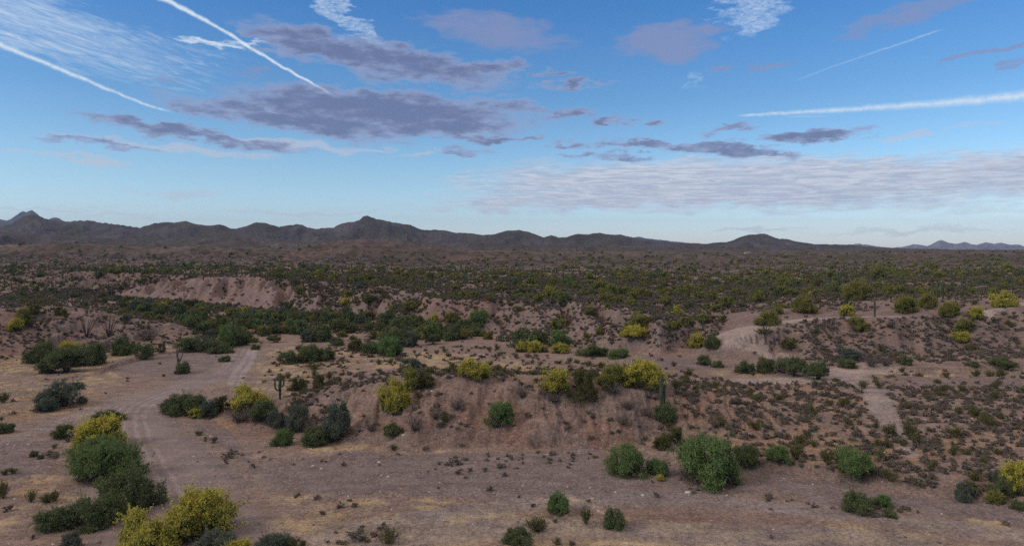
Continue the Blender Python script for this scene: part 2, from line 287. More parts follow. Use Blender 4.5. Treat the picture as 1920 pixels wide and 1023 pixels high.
def height(x, y):
    z = 0.22 * fbm(x / 22, y / 22, 1, 3) + 0.10 * fbm(x / 4, y / 4, 2, 3)
    r = np.hypot(x, y)
    n = (r < 1500)
    xs, ys = x[n], y[n]
    zn = z[n] * (1 - 0.4 * sst(0, 1, ys * 0))
    # flat to the right behind the bank
    pk = 960 + F * xs / np.maximum(ys, 40)
    sd = ys + 1.2 * fbm(xs / 6, ys / 6, 8, 3) - np.interp(pk, [1120, 1180, 1270, 1450, 1560, 1640, 1760, 1920, 2300], [p[1] for p in BANK])
    rm = sst(0.0, 2.2, sd) * sst(1130, 1230, pk)
    zn = zn + rm * (1.0 + 0.6 * sst(5, 40, sd)) + rm * 0.25 * fbm(xs / 10, ys / 10, 21, 3)
    # mound and left hill
    zm, dm, smd, tm = ridge(xs, ys, RM, 11, 1.0, 0.92)
    gul = np.abs(perlin(xs / 3.2 + 0.5 * perlin(xs / 5, ys / 5, 3), ys / 14, 14)) + 0.6 * np.abs(perlin(xs / 1.4, ys / 6, 15))
    zm = zm * (1 + 0.0 * gul) - np.clip(zm, 0, 3) * np.clip(7.5 - zm, 0, 3) / 9 * (0.55 - gul) * 0.95
    zm = zm + 0.11 * np.sin(zm * 7.5 + 2.0 * perlin(xs / 6, ys / 6, 16)) * sst(0.3, 1.2, zm) * sst(7.0, 5.0, zm) * (0.6 + 1.2 * perlin(xs / 8, ys / 8, 17))
    zl, dl, sl, tl = ridge(xs, ys, RL, 23, 2.2, 0.9)
    gl = np.abs(perlin(xs / 9 + 0.5 * perlin(xs / 15, ys / 15, 6), ys / 40, 18)) + 0.5 * np.abs(perlin(xs / 3.5, ys / 14, 19))
    zl = zl - np.clip(zl, 0, 5) * np.clip(10.5 - zl, 0, 4) / 20 * (0.6 - gl) * 1.5
    # long bluff with gullies
    wx = xs + 7 * fbm(xs / 30, ys / 30, 41, 3)
    wy = ys + 9 * fbm(xs / 22, ys / 40, 43, 4)
    pa = 960 + F * wx / np.maximum(wy, 40); bpx = np.array([b[0] for b in BL], float); byy = np.array([p[1] for p in BLP])
    sd = wy - np.interp(pa, bpx, byy)
    w = np.interp(pa, bpx, BLW); hh = np.interp(pa, bpx, BLH)
    gully = np.abs(perlin(xs / 17 + 0.6 * perlin(xs / 25, ys / 25, 7), ys / 90, 44)) * 1.5 + 0.5 * np.abs(perlin(xs / 6, ys / 30, 45))
    q = np.clip(sd / w - 0.0, 0, 1)
    prof = np.clip(q * 1.12, 0, 1) ** 0.85
    gs = sst(10, 45, w)
    cut = np.clip(0.42 - gully, -0.3, 0.42) * 4 * q * (1 - q) * gs
    zb = hh * np.clip(prof - cut * 1.0, 0, 1)
    und = (3.0 * (ridged(xs / 75, ys / 60, 51, 4) - .62) * 1.6 + 0.8 * fbm(xs / 25, ys / 25, 52, 3)) * sst(0.7, 1.9, sd / w)
    zb = zb + und + sst(0, 500, sd - w) * 0.5
    # road cut through the right-hand hill
    # wash channels
    d, s, t = pdist(xs, ys + 1.2 * fbm(xs / 9, ys / 9, 61, 3), WASH)
    zn = zn - 0.40 * (1 - sst(6.0, 6.6, d))
    d, s, t = pdist(xs, ys + 1.5 * fbm(xs / 9, ys / 9, 62, 3), W2)
    zn = zn - 0.7 * (1 - sst(5.0, 5.9, d)) * (1 - sst(0, 1.5, zm))
    d, s, t = pdist(xs + 1.5 * fbm(xs / 8, ys / 8, 64, 3), ys + 1.5 * fbm(xs / 9, ys / 9, 63, 3), SWA)
    zn = zn - 0.80 * (1 - sst(11.0, 11.8, d)) * sst(-140, -90, xs + 0 * ys) * sst(120, 135, ys)
    for P, hs in SCARPS:
        qx = [p[0] for p in P]; yl = np.interp(pk, qx, [G(*p)[1] for p in P]); sd2 = ys + 0.9 * fbm(xs / 3.5, ys / 3.5, 66, 3) - yl; e = sst(qx[0], qx[0] + 25, pk) * sst(qx[-1], qx[-1] - 25, pk)
        zn = zn + hs * e * sst(-.25, .3, sd2) * (1 - sst(1.5, 9, sd2)) * (1 - sst(.4, 1.5, zm))
    zn = np.maximum(zn, zn * 0.3 + zm); zn = np.maximum(zn, zn * 0.3 + zl)
    zn = np.maximum(zn, zb) + 0 * zn
    nr = np.nonzero((ys > 120) & (ys < 290) & (xs > 20) & (xs < 190))[0]
    d, s, t = pdist(xs[nr], ys[nr], RAMPP); zr_ = np.interp(t, np.arange(len(RAMP)), [p[2] for p in RAMP]); m = 1 - sst(3.5, 10.0, d)
    zn[nr] = zn[nr] * (1 - m) + zr_ * m
    zr, _ = ranges(xs, ys)
    z[n] = zn + zr * sst(620, 860, ys)
    f_ = ~n
    zr, zE = ranges(x[f_], y[f_])
    z[f_] = 11.5 + 2.5 * fbm(x[f_] / 200, y[f_] / 300, 51, 4) * (1 - sst(5000, 9000, r[f_])) + zr
    back = sst(20, -60, y)
    z = z * (1 - back) + back * (1.5 * fbm(x / 60, y / 60, 5, 3))
    return z
TH = np.arctan(np.linspace(-1.08, 1.08, 1380))
side_th = np.linspace(TH[-1], 2 * math.pi + TH[0], 70)[1:-1]
TH_ALL = np.concatenate([TH, side_th]); NT = len(TH_ALL)
R = [2.0]
while R[-1] < 19000:
    r = R[-1]
    R.append(r * (1.10 if r < 35 else 1.03 if r < 55 else 1.0045 if r < 260 else 1.0065 if r < 4600 else 1.022))
R = np.array(R); NR = len(R)
TT, RR = np.meshgrid(TH_ALL, R)
GX, GY = RR * np.sin(TT), RR * np.cos(TT)
GZ = height(GX.ravel(), GY.ravel()).reshape(GX.shape)
LR = np.log(R)
def gz(x, y):
    """height of the terrain mesh itself"""
    x = np.atleast_1d(np.asarray(x, float)); y = np.atleast_1d(np.asarray(y, float))
    th = np.arctan2(x, y); th = np.where(th < TH[0] - 1e-9, th + 2 * math.pi, th); r = np.clip(np.hypot(x, y), R[0], R[-1] * .999)
    fi = np.interp(th, np.append(TH_ALL, TH_ALL[0] + 2 * math.pi), np.arange(NT + 1)); ri = np.interp(r, R, np.arange(NR))
    i = np.floor(fi).astype(int); j = np.clip(np.floor(ri).astype(int), 0, NR - 2); a = fi - i; b = ri - j; i2 = (i + 1) % NT; i = i % NT
    return (GZ[j, i] * (1 - a) + GZ[j, i2] * a) * (1 - b) + (GZ[j + 1, i] * (1 - a) + GZ[j + 1, i2] * a) * b
_rr = np.exp(np.linspace(math.log(30), math.log(17000), 5000))
def hit(px, py):
    """first terrain point seen at a photograph pixel"""
    u, v = (px - 960) / F, (HZ - py) / F
    z = gz(u * _rr, _rr); k = np.argmax(z >= HC + v * _rr)
    if z[k] < HC + v * _rr[k]: return None
    y0, y1 = _rr[max(k - 1, 0)], _rr[k]
    for _ in range(12):
        ym = (y0 + y1) / 2
        if gz(u * ym, ym)[0] >= HC + v * ym: y1 = ym
        else: y0 = ym
    return (u * y1, y1, float(gz(u * y1, y1)[0]))
def proj(x, y, z):
    y = np.maximum(y, 1e-3); return 960 + F * x / y, HZ + F * (HC - z) / y

# ------------------------------------------------------------------ ground colour (albedo), per vertex
def lerp(a, b, m): return a + (np.asarray(b) - a) * m[..., None]
def ground_colour(x, y, z, slope):
    px, py = proj(x, y, z); n1 = fbm(x / 14, y / 14, 101, 5, 0.6); n2 = fbm(x / 3.5, y / 3.5, 103, 4, 0.6); n3 = fbm(x / 60, y / 60, 105, 3)
    front = (y > 30)
    c = np.empty(x.shape + (3,)); c[:] = (0.262, 0.184, 0.150)
    c = lerp(c, (0.31, 0.215, 0.150), sst(0.0, 0.5, n1) * 0.5 * (z < 3))
    jx = px + 600 / np.maximum(y, 30) * 6 * n1 + 10 * n2; jy = py + 260 / np.maximum(y, 30) * 7 * n1 + 4 * n2
    def lay(P, col, k=1.0, nm=None):
        nonlocal c
        m = (inpoly(jx, jy, P) & front) * k
        if nm is not None: m = m * nm
        c = lerp(c, col, m)
    gn = sst(-0.25, 0.3, n2 + 0.6 * n1)
    TAN, OCH = (0.41, 0.295, 0.175), (0.35, 0.215, 0.120)
    for P in [[(-200, 665), (60, 668), (220, 655), (330, 646), (340, 655), (220, 676), (160, 705), (-200, 700)], [(-300, 728), (120, 716), (215, 700), (240, 712), (175, 742), (150, 775), (-300, 800)], [(470, 650), (700, 655), (860, 672), (1010, 688), (1180, 690), (1180, 712), (900, 700), (720, 692), (640, 700), (560, 715), (540, 745), (470, 735), (490, 690)],
              [(-300, 900), (110, 892), (150, 905), (160, 928), (90, 950), (60, 1010), (-300, 1023)], [(530, 932), (620, 925), (800, 950), (1100, 955), (1300, 985), (1560, 1000), (1920, 1000), (1920, 1060), (700, 1060), (620, 995)], [(760, 935), (1130, 932), (1130, 950), (900, 960)], [(1180, 690), (1420, 700), (1500, 720), (1330, 720), (1200, 712)],
              [(1560, 700), (1930, 695), (1930, 708), (1600, 712)], [(480, 840), (700, 838), (900, 842), (800, 850), (560, 850)], [(500, 1023), (520, 960), (640, 960), (760, 1060), (560, 1060)], [(1440, 985), (1640, 965), (1900, 985), (1920, 1010), (1500, 1015)], [(690, 655), (980, 668), (980, 682), (700, 672)]]:
        lay(P, TAN, 0.85, gn)
    for P in [[(1250, 780), (1420, 775), (1600, 800), (1760, 850), (1700, 880), (1500, 868), (1420, 870), (1280, 815)], [(130, 725), (240, 730), (170, 765), (60, 790), (-200, 800), (-200, 770)], [(340, 780), (400, 778), (470, 805), (560, 815), (560, 830), (480, 820), (380, 795)], [(1800, 800), (1920, 790), (1920, 850), (1700, 870)],
              [(1300, 700), (1640, 735), (1700, 800), (1560, 810), (1280, 760)], [(0, 905), (140, 900), (160, 925), (0, 930)]]:
        lay(P, OCH, 0.6, gn)
    # dark gravel beds
    for P in [[(430, 905), (460, 870), (700, 848), (900, 852), (1160, 838), (1300, 868), (1450, 878), (1640, 915), (2000, 965), (2000, 995), (1640, 950), (1480, 935), (1300, 930), (1100, 932), (800, 925), (560, 920)], [(280, 700), (200, 695), (240, 672), (330, 655), (430, 660), (520, 655), (460, 700), (360, 720)], [(300, 770), (350, 745), (420, 800), (480, 860), (430, 900), (360, 860)], [(1170, 662), (1300, 678), (1420, 690), (1280, 696), (1150, 672)],
              [(1620, 712), (1940, 712), (1940, 728), (1660, 728)], [(-100, 840), (120, 815), (130, 890), (-100, 905)]]:
        lay(P, (0.212, 0.162, 0.150), 0.85)
    # red and pale earth
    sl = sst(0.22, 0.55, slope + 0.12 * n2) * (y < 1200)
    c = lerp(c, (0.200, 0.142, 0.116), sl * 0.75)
    RED = (0.225, 0.126, 0.092)
    for P, k in [([(650, 745), (860, 712), (1000, 706), (1120, 760), (1150, 842), (900, 840), (780, 830), (690, 800)], 0.26), ([(880, 745), (960, 745), (990, 838), (880, 825)], 0.5), ([(1100, 795), (1180, 790), (1180, 845), (1110, 842)], 0.8), ([(-200, 578), (70, 580), (75, 660), (-200, 700)], 0.8), ([(785, 562), (955, 562), (900, 606), (835, 622), (800, 600)], 0.85), ([(1210, 730), (1330, 730), (1400, 790), (1230, 800)], 0.5), ([(1270, 850), (1300, 840), (1420, 862), (1400, 880)], .5),
                 ([(300, 778), (420, 780), (560, 800), (540, 840), (460, 815)], .3), ([(1170, 650), (1290, 640), (1290, 668), (1180, 668)], .3), ([(1560, 585), (1700, 590), (1690, 640), (1580, 640)], .4), ([(1290, 890), (1420, 890), (1410, 912), (1290, 910)], .5), ([(1180, 945), (1420, 960), (1600, 985), (1400, 1000), (1160, 975)], 0.3)]:
        lay(P, RED, k, 0.6 + 0.4 * sst(-.3, .3, n2))
    c = lerp(c, (0.235, 0.160, 0.138), inpoly(jx, jy, [(190, 552), (260, 535), (400, 512), (480, 512), (570, 540), (560, 585), (400, 572)]) * front * 0.8)
    c = lerp(c, (0.33, 0.26, 0.215), inpoly(jx, jy, [(340, 572), (375, 572), (370, 592), (345, 588)]) * front * 0.9)
    # hills on the right: purplish desert pavement
    c = lerp(c, (0.205, 0.140, 0.128), ((z > 1.5) & (y > 130) & (y < 900)) * 0.6 * (1 - sl * 0.5))
    # roads and tracks
    def road(P, w, col, k=0.9, z0=0.0):
        nonlocal c
        Q = [(p if abs(p[1]) < 400 and isinstance(p[0], float) else hit(*p)[:2]) for p in P]
        Q2 = []
        for i in range(len(Q) - 1):
            p0, p1, p2, p3 = [np.array(Q[min(max(j, 0), len(Q) - 1)]) for j in (i - 1, i, i + 1, i + 2)]
            for t in (0, .25, .5, .75): Q2.append(0.5 * ((2 * p1) + (p2 - p0) * t + (2 * p0 - 5 * p1 + 4 * p2 - p3) * t * t + (3 * p1 - p0 - 3 * p2 + p3) * t ** 3))
        Q2.append(np.array(Q[-1]))
        sel = np.nonzero((y > 40) & (y < 330))[0]
        d, s, t = pdist(x[sel], y[sel], Q2); d = d * s + 0.5 * n2[sel]
        if isinstance(w, (int, float)): ww = w
        else: ww = np.interp(t / max(t.max(), 1e-6), np.linspace(0, 1, len(w)), w)
        m = (1 - sst(ww * 0.75, ww * 1.1, np.abs(d)))
        c[sel] = lerp(c[sel], col, m * k * (0.85 + 0.15 * n1[sel]))
        return sel, d, ww
    RC = (0.262, 0.202, 0.186); smooth = np.zeros(x.shape)
    for P, w, k in [([(350, 1040), (300, 940), (262, 860), (240, 800), (250, 765), (300, 740), (380, 715), (435, 695), (452, 672), (462, 652)], [9.0, 8.0, 6.5, 5.5, 5, 4, 3.5, 3.0], 0.8)]:
        sel, d, ww = road(P, w, RC, 0.95); smooth[sel] = 1 - sst(ww * .8, ww * 1.15, np.abs(d))
        edge = np.exp(-((np.abs(d) - ww * 1.25) / 1.1) ** 2); c[sel] = lerp(c[sel], (0.345, 0.245, 0.165), edge * 0.30)
        for off, wd in ((-2.3, .28), (-0.9, .3), (0.6, .3), (2.1, .3), (3.2, .22)):
            m = np.exp(-((d - off) / wd) ** 2) * sst(-0.6, 0.1, n1[sel] + n2[sel]); c[sel] = lerp(c[sel], (0.34, 0.272, 0.25), m * 0.78)
            m = np.exp(-((d - off - .5) / wd) ** 2); c[sel] = lerp(c[sel], (0.19, 0.155, 0.145), m * 0.3)
    TR = (0.40, 0.31, 0.265)
    road([(1560, 700), (1500, 694), (1470, 680)] + RAMPP, [4, 4, 4, 5, 6, 6.5, 6, 4, 2.6, 2.2, 2.0, 2.0], TR, 0.95)
    road([(1390, 714), (1480, 713), (1560, 702), (1600, 696), (1640, 693), (1700, 700)], [2.5, 4, 6, 6, 3], TR, 0.9)
    road([(1560, 702), (1615, 715), (1642, 738), (1655, 770), (1676, 802), (1705, 850)], [4.5, 3.2, 2.2, 2.0, 1.8, 1.2], (0.33, 0.262, 0.235), 0.95)
    for dx in (-7, 9): road([(438 + dx, 722), (447 + dx, 700), (460 + dx, 682), (470 + dx * .6, 664), (474 + dx * .5, 652)], 0.75, (0.37, 0.30, 0.28), 0.8)
    road([(1940, 565), (1880, 578), (1850, 588), (1840, 600)], 2.0, TR, 0.9)
    road([(-60, 835), (60, 812), (160, 772), (240, 742)], 2.0, (0.30, 0.24, 0.225), 0.6)
    road([(500, 1040), (700, 985), (1000, 945), (1300, 938), (1600, 965), (1960, 1010)], 2.0, (0.27, 0.225, 0.215), 0.6)
    road([(700, 1010), (1000, 990), (1300, 1000), (1700, 1015)], 2.6, (0.25, 0.205, 0.195), 0.6)
    # tonal wear
    c = c * (1 + 0.16 * n2 + 0.10 * n1)[..., None]
    stk = fbm(x / 11 + 0.3 * n1, y / 1.7 + 0.5 * n1, 111, 5, 0.6); wz = (y < 160) & (z < 2.2)
    c = c * (1 + 0.30 * stk * wz)[..., None]
    # far plain and hills: darker, scrub covered
    far = sst(450, 1000, y)[..., None] * front[..., None]
    pal = np.stack([0.120 + 0.03 * n3, 0.086 + 0.018 * n3, 0.074 + 0.014 * n3], -1)
    pv = fbm(x / 260, y / 260, 107, 4); zr_, li = ranges(x, y); hi_ = sst(6, 30, zr_)
    LC = np.array([(0.066, 0.054, 0.056), (0.078, 0.062, 0.060), (0.160, 0.112, 0.094), (0.060, 0.058, 0.070), (0.17, 0.14, 0.13)])[li]
    LC = LC * (1 + 1.0 * fbm(x / 160, y / 160, 109, 4) + 0.8 * pv)[..., None]
    pal = pal * (1 - hi_[..., None]) + LC * hi_[..., None]
    pal = lerp(pal, (0.150, 0.092, 0.074), inpoly(px + 12 * pv, py + 5 * pv, [(520, 478), (600, 458), (650, 449), (720, 447), (800, 458), (900, 476), (960, 486), (880, 490), (560, 490)]) * (y > 900) * 0.75)
    pal = lerp(pal, (0.060, 0.050, 0.046), sst(0.0, 0.3, pv) * 0.6 * (1 - hi_))
    c = c * (1 - far) + pal * far
    return np.clip(c, 0.01, 0.6), smooth
X, Y, Z = GX.ravel(), GY.ravel(), GZ.ravel()
dzr = np.gradient(GZ, axis=0) / np.gradient(RR, axis=0)
dzt = np.gradient(GZ, axis=1) / np.maximum(np.gradient(TT, axis=1) * RR, 1e-3)
SL = np.hypot(dzr, np.where(np.abs(dzt) < 5, dzt, 0)).ravel()
CC, SMO = ground_colour(X, Y, Z, SL)

def mesh_from(name, V, loops, sizes, smooth=True):
    me = bpy.data.meshes.new(name); V = np.asarray(V, np.float32); loops = np.asarray(loops, np.int32); sizes = np.asarray(sizes, np.int32)
    me.vertices.add(len(V)); me.vertices.foreach_set('co', V.ravel())
    me.loops.add(len(loops)); me.loops.foreach_set('vertex_index', loops)
    me.polygons.add(len(sizes)); st = np.zeros(len(sizes), np.int32); st[1:] = np.cumsum(sizes)[:-1]
    me.polygons.foreach_set('loop_start', st); me.polygons.foreach_set('loop_total', sizes)
    me.polygons.foreach_set('use_smooth', np.full(len(sizes), smooth))
    me.update(calc_edges=True)
    return me
def link(name, data, parent=None):
    o = bpy.data.objects.new(name, data); COL.objects.link(o)
    if parent is not None: o.parent = parent
    return o
def tag(o, label, cat, group=None, kind=None):
    if label: o['label'] = label
    if cat: o['category'] = cat
    if group: o['group'] = group
    if kind: o['kind'] = kind
    return o
def mat(name):
    m = bpy.data.materials.new(name); m.use_nodes = True; t = m.node_tree; t.nodes.clear()
    b = NB(t); out = b.n('ShaderNodeOutputMaterial')
    return m, b, out
def principled(b, col, rough=0.9, spec=0.15):
    p = b.n('ShaderNodeBsdfPrincipled'); b.put(p.inputs['Base Color'], col if isinstance(col, bpy.types.NodeSocket) else (*col, 1))
    b.put(p.inputs['Roughness'], rough); b.put(p.inputs['Specular IOR Level'], spec)
    return p
def attr(b, name):
    a = b.n('ShaderNodeAttribute'); a.attribute_name = name; return a

# ground material
gm, b, out = mat('desert_ground')
geo = b.n('ShaderNodeNewGeometry'); P_ = geo.outputs['Position']
ca = attr(b, 'col').outputs['Color']
fine = b.noise(P_, 2.6, 5, 0.65); grit = b.noise(P_, 9.0, 3, 0.7); mid = b.noise(P_, 0.35, 5, 0.6)
vor = b.n('ShaderNodeTexVoronoi'); vor.inputs['Scale'].default_value = 3.2; b.put(vor.inputs['Vector'], P_)
vsep = b.n('ShaderNodeSeparateColor'); b.put(vsep.inputs[0], vor.outputs['Color'])
m2 = b.noise(P_, 1.1, 4, 0.7)
fac = b.m('ADD', b.m('MULTIPLY_ADD', fine, 1.9, 0.03), b.m('MULTIPLY', b.m('SUBTRACT', grit, 0.5), 1.9))
fac = b.m('ADD', fac, b.m('ADD', b.m('MULTIPLY', b.m('SUBTRACT', mid, 0.5), 0.8), b.m('MULTIPLY', b.m('SUBTRACT', m2, 0.5), 1.1)))
fac = b.m('MAXIMUM', fac, 0.25)
fac = b.m('ADD', 1.0, b.m('MULTIPLY', b.m('SUBTRACT', fac, 1.0), b.m('MULTIPLY_ADD', attr(b, 'smooth').outputs['Fac'], -0.72, 1.0)))
cb = b.n('ShaderNodeVectorMath', operation='SCALE'); b.put(cb.inputs[0], ca); b.put(cb.inputs['Scale'], fac)
# pale pebbles
peb = b.m('MULTIPLY', b.m('GREATER_THAN', vsep.outputs[0], 0.93), b.sm(vor.outputs['Distance'], 0.34, 0.26))
dpb = b.m('MULTIPLY', b.m('LESS_THAN', vsep.outputs[0], 0.13), b.sm(vor.outputs['Distance'], 0.40, 0.30))
c1 = b.mix(b.m('MULTIPLY', peb, 0.8), cb.outputs[0], (0.42, 0.38, 0.36)); c1 = b.mix(b.m('MULTIPLY', dpb, 0.6), c1, (0.11, 0.085, 0.075))
# low scrub speckle on the far plain and hills
fa = attr(b, 'far').outputs['Fac']
v2 = b.n('ShaderNodeTexVoronoi'); v2.inputs['Scale'].default_value = 0.085; b.put(v2.inputs['Vector'], P_)
v3 = b.n('ShaderNodeTexVoronoi'); v3.inputs['Scale'].default_value = 0.028; b.put(v3.inputs['Vector'], P_)
cl = b.noise(P_, 0.006, 4, 0.6)
s2 = b.sm(b.m('ADD', v2.outputs['Distance'], b.m('MULTIPLY', b.m('SUBTRACT', cl, 0.5), -1.0)), 0.55, 0.30)
s3 = b.sm(b.m('ADD', v3.outputs['Distance'], b.m('MULTIPLY', b.m('SUBTRACT', cl, 0.5), -1.2)), 0.50, 0.22)
sp = b.m('MULTIPLY', b.m('MAXIMUM', s2, b.m('MULTIPLY', s3, 0.8)), b.m('MULTIPLY', fa, 0.85))
c2 = b.mix(sp, c1, b.mix(v2.outputs['Color'], (0.040, 0.036, 0.022), (0.070, 0.066, 0.034)))
pr = principled(b, c2, 0.95, 0.08)
bmp = b.n('ShaderNodeBump'); bmp.inputs['Strength'].default_value = 0.9; bmp.inputs['Distance'].default_value = 0.22
b.put(bmp.inputs['Height'], b.m('ADD', b.m('MULTIPLY', fine, 1.0), b.m('ADD', b.m('MULTIPLY', grit, 0.5), b.m('MULTIPLY', mid, 1.5))))
b.put(pr.inputs['Normal'], bmp.outputs[0]); b.t.links.new(pr.outputs[0], out.inputs[0])

def grid_mesh(name, j0, j1):
    nr = j1 - j0; V = np.stack([X, Y, Z], -1).reshape(NR, NT, 3)[j0:j1].reshape(-1, 3)
    J, I = np.meshgrid(np.arange(nr - 1), np.arange(NT), indexing='ij'); I2 = (I + 1) % NT
    q = np.stack([J * NT + I, J * NT + I2, (J + 1) * NT + I2, (J + 1) * NT + I], -1).reshape(-1, 4)[:, ::-1]
    loops = q.ravel(); sizes = np.full(len(q), 4)
    if j0 == 0:
        loops = np.concatenate([loops, np.arange(NT)]); sizes = np.append(sizes, NT)
    me = mesh_from(name, V, loops, sizes)
    c4 = np.ones((len(V), 4), np.float32); c4[:, :3] = CC.reshape(NR, NT, 3)[j0:j1].reshape(-1, 3)
    a = me.attributes.new('col', 'FLOAT_COLOR', 'POINT'); a.data.foreach_set('color', c4.ravel())
    a = me.attributes.new('smooth', 'FLOAT', 'POINT'); a.data.foreach_set('value', SMO.reshape(NR, NT)[j0:j1].ravel().astype(np.float32))
    yy = V[:, 1]; f = sst(500, 1100, yy) * (1 - 0.75 * sst(6000, 9000, yy)); a = me.attributes.new('far', 'FLOAT', 'POINT'); a.data.foreach_set('value', f.astype(np.float32))
    me.materials.append(gm)
    return link(name, me)
JS = int(np.searchsorted(R, 1250))
tag(grid_mesh('ground', 0, JS + 1), 'pinkish desert ground with gravel washes, mounds and eroded bluffs', 'ground', kind='structure')
tag(grid_mesh('hills', JS, NR), 'dark rolling hills and mountain ranges on the horizon', 'hills', kind='structure')

# ------------------------------------------------------------------ haze
hz = mesh_from('haze', [(sx * 19800, sy * 19800, z) for z in (-8, 900) for sx, sy in ((-1, -1), (1, -1), (1, 1), (-1, 1))],
               [3, 2, 1, 0, 4, 5, 6, 7, 0, 1, 5, 4, 1, 2, 6, 5, 2, 3, 7, 6, 3, 0, 4, 7], [4] * 6, False)
hm = bpy.data.materials.new('haze_air'); hm.use_nodes = True; ht = hm.node_tree; ht.nodes.clear()
ho = ht.nodes.new('ShaderNodeOutputMaterial'); hv = ht.nodes.new('ShaderNodeVolumePrincipled')
hv.inputs['Color'].default_value = (0.55, 0.68, 1.0, 1); hv.inputs['Density'].default_value = HAZE; hv.inputs['Anisotropy'].default_value = 0.1
ht.links.new(hv.outputs[0], ho.inputs['Volume']); hz.materials.append(hm)
tag(link('haze', hz), 'faint blue haze in the air over the desert', 'haze', kind='stuff')

# ------------------------------------------------------------------ plant materials
def leaf_mat(name, ca, cb_, cc, transl=0.18):
    m, b, out = mat(name)
    oi = b.n('ShaderNodeObjectInfo'); t = attr(b, 'tint').outputs['Fac']
    g = b.n('ShaderNodeNewGeometry')
    pn = b.noise(b.n('ShaderNodeTexCoord').outputs['Object'], 4.5, 4, 0.65)
    f = b.m('ADD', b.m('MULTIPLY', t, 0.16), b.m('MULTIPLY', pn, 0.84))
    c = b.mix(b.sm(f, 0.36, 0.64), ca, cb_)
    c = b.mix(b.m('MULTIPLY', oi.outputs['Random'], 0.75), c, b.mix(b.m('MULTIPLY', t, 0.6), cc, cb_))
    p = principled(b, c, 0.75, 0.12)
    tr_ = b.n('ShaderNodeBsdfTranslucent'); b.put(tr_.inputs[0], c)
    mx = b.n('ShaderNodeMixShader'); mx.inputs[0].default_value = transl
    b.t.links.new(p.outputs[0], mx.inputs[1]); b.t.links.new(tr_.outputs[0], mx.inputs[2]); b.t.links.new(mx.outputs[0], out.inputs[0])
    return m
def plain_mat(name, ca, cb_, scale=6.0, rough=0.9):
    m, b, out = mat(name)
    n = b.noise(b.n('ShaderNodeTexCoord').outputs['Object'], scale, 4, 0.65)
    p = principled(b, b.mix(b.sm(n, 0.3, 0.7), ca, cb_), rough, 0.1)
    b.t.links.new(p.outputs[0], out.inputs[0]); return m
M_MESQ = leaf_mat('mesquite_leaves', (0.088, 0.115, 0.048), (0.181, 0.213, 0.090), (0.144, 0.138, 0.065))
M_BRIGHT = leaf_mat('willow_leaves', (0.104, 0.163, 0.052), (0.208, 0.280, 0.101), (0.150, 0.189, 0.068))
M_BLUE = leaf_mat('ironwood_leaves', (0.087, 0.110, 0.076), (0.166, 0.193, 0.131), (0.138, 0.131, 0.103))
M_PV = leaf_mat('palo_verde_twigs', (0.117, 0.138, 0.035), (0.213, 0.228, 0.058), (0.165, 0.158, 0.055))
M_YEL = leaf_mat('palo_verde_blossom', (0.464, 0.390, 0.067), (0.756, 0.634, 0.104), (0.403, 0.354, 0.091), 0.3)
M_OLY = leaf_mat('palo_verde_dull_blossom', (0.248, 0.224, 0.062), (0.385, 0.335, 0.093), (0.211, 0.180, 0.062), 0.25)
M_CRE = leaf_mat('creosote_leaves', (0.086, 0.086, 0.029), (0.157, 0.151, 0.051), (0.122, 0.103, 0.051))
M_BUR = leaf_mat('bursage_twigs', (0.148, 0.122, 0.094), (0.275, 0.228, 0.175), (0.095, 0.072, 0.060), 0.1)
M_DEAD = leaf_mat('dead_twigs', (0.090, 0.072, 0.062), (0.174, 0.144, 0.126), (0.120, 0.090, 0.072), 0.05)
M_BARK = plain_mat('desert_bark', (0.045, 0.034, 0.026), (0.11, 0.085, 0.065))
M_CAC = plain_mat('saguaro_skin', (0.050, 0.062, 0.036), (0.095, 0.105, 0.062), 4.0, 0.7)
M_ROCK = plain_mat('pale_rock', (0.30, 0.27, 0.25), (0.60, 0.56, 0.52), 5.0)
def pebble_mat():
    m, b, out = mat('wash_pebbles'); oi = b.n('ShaderNodeObjectInfo'); c = b.ramp(oi.outputs['Random'], [(0.0, (0.10, 0.075, 0.07)), (0.45, (0.20, 0.155, 0.145)), (0.85, (0.30, 0.25, 0.235)), (1.0, (0.60, 0.55, 0.52))])
    p = principled(b, c, 0.9, 0.1); b.t.links.new(p.outputs[0], out.inputs[0]); return m
M_PEB = pebble_mat(); M_STRAW = leaf_mat('dry_straw', (0.36, 0.27, 0.15), (0.56, 0.45, 0.27), (0.40, 0.29, 0.17), 0.2)

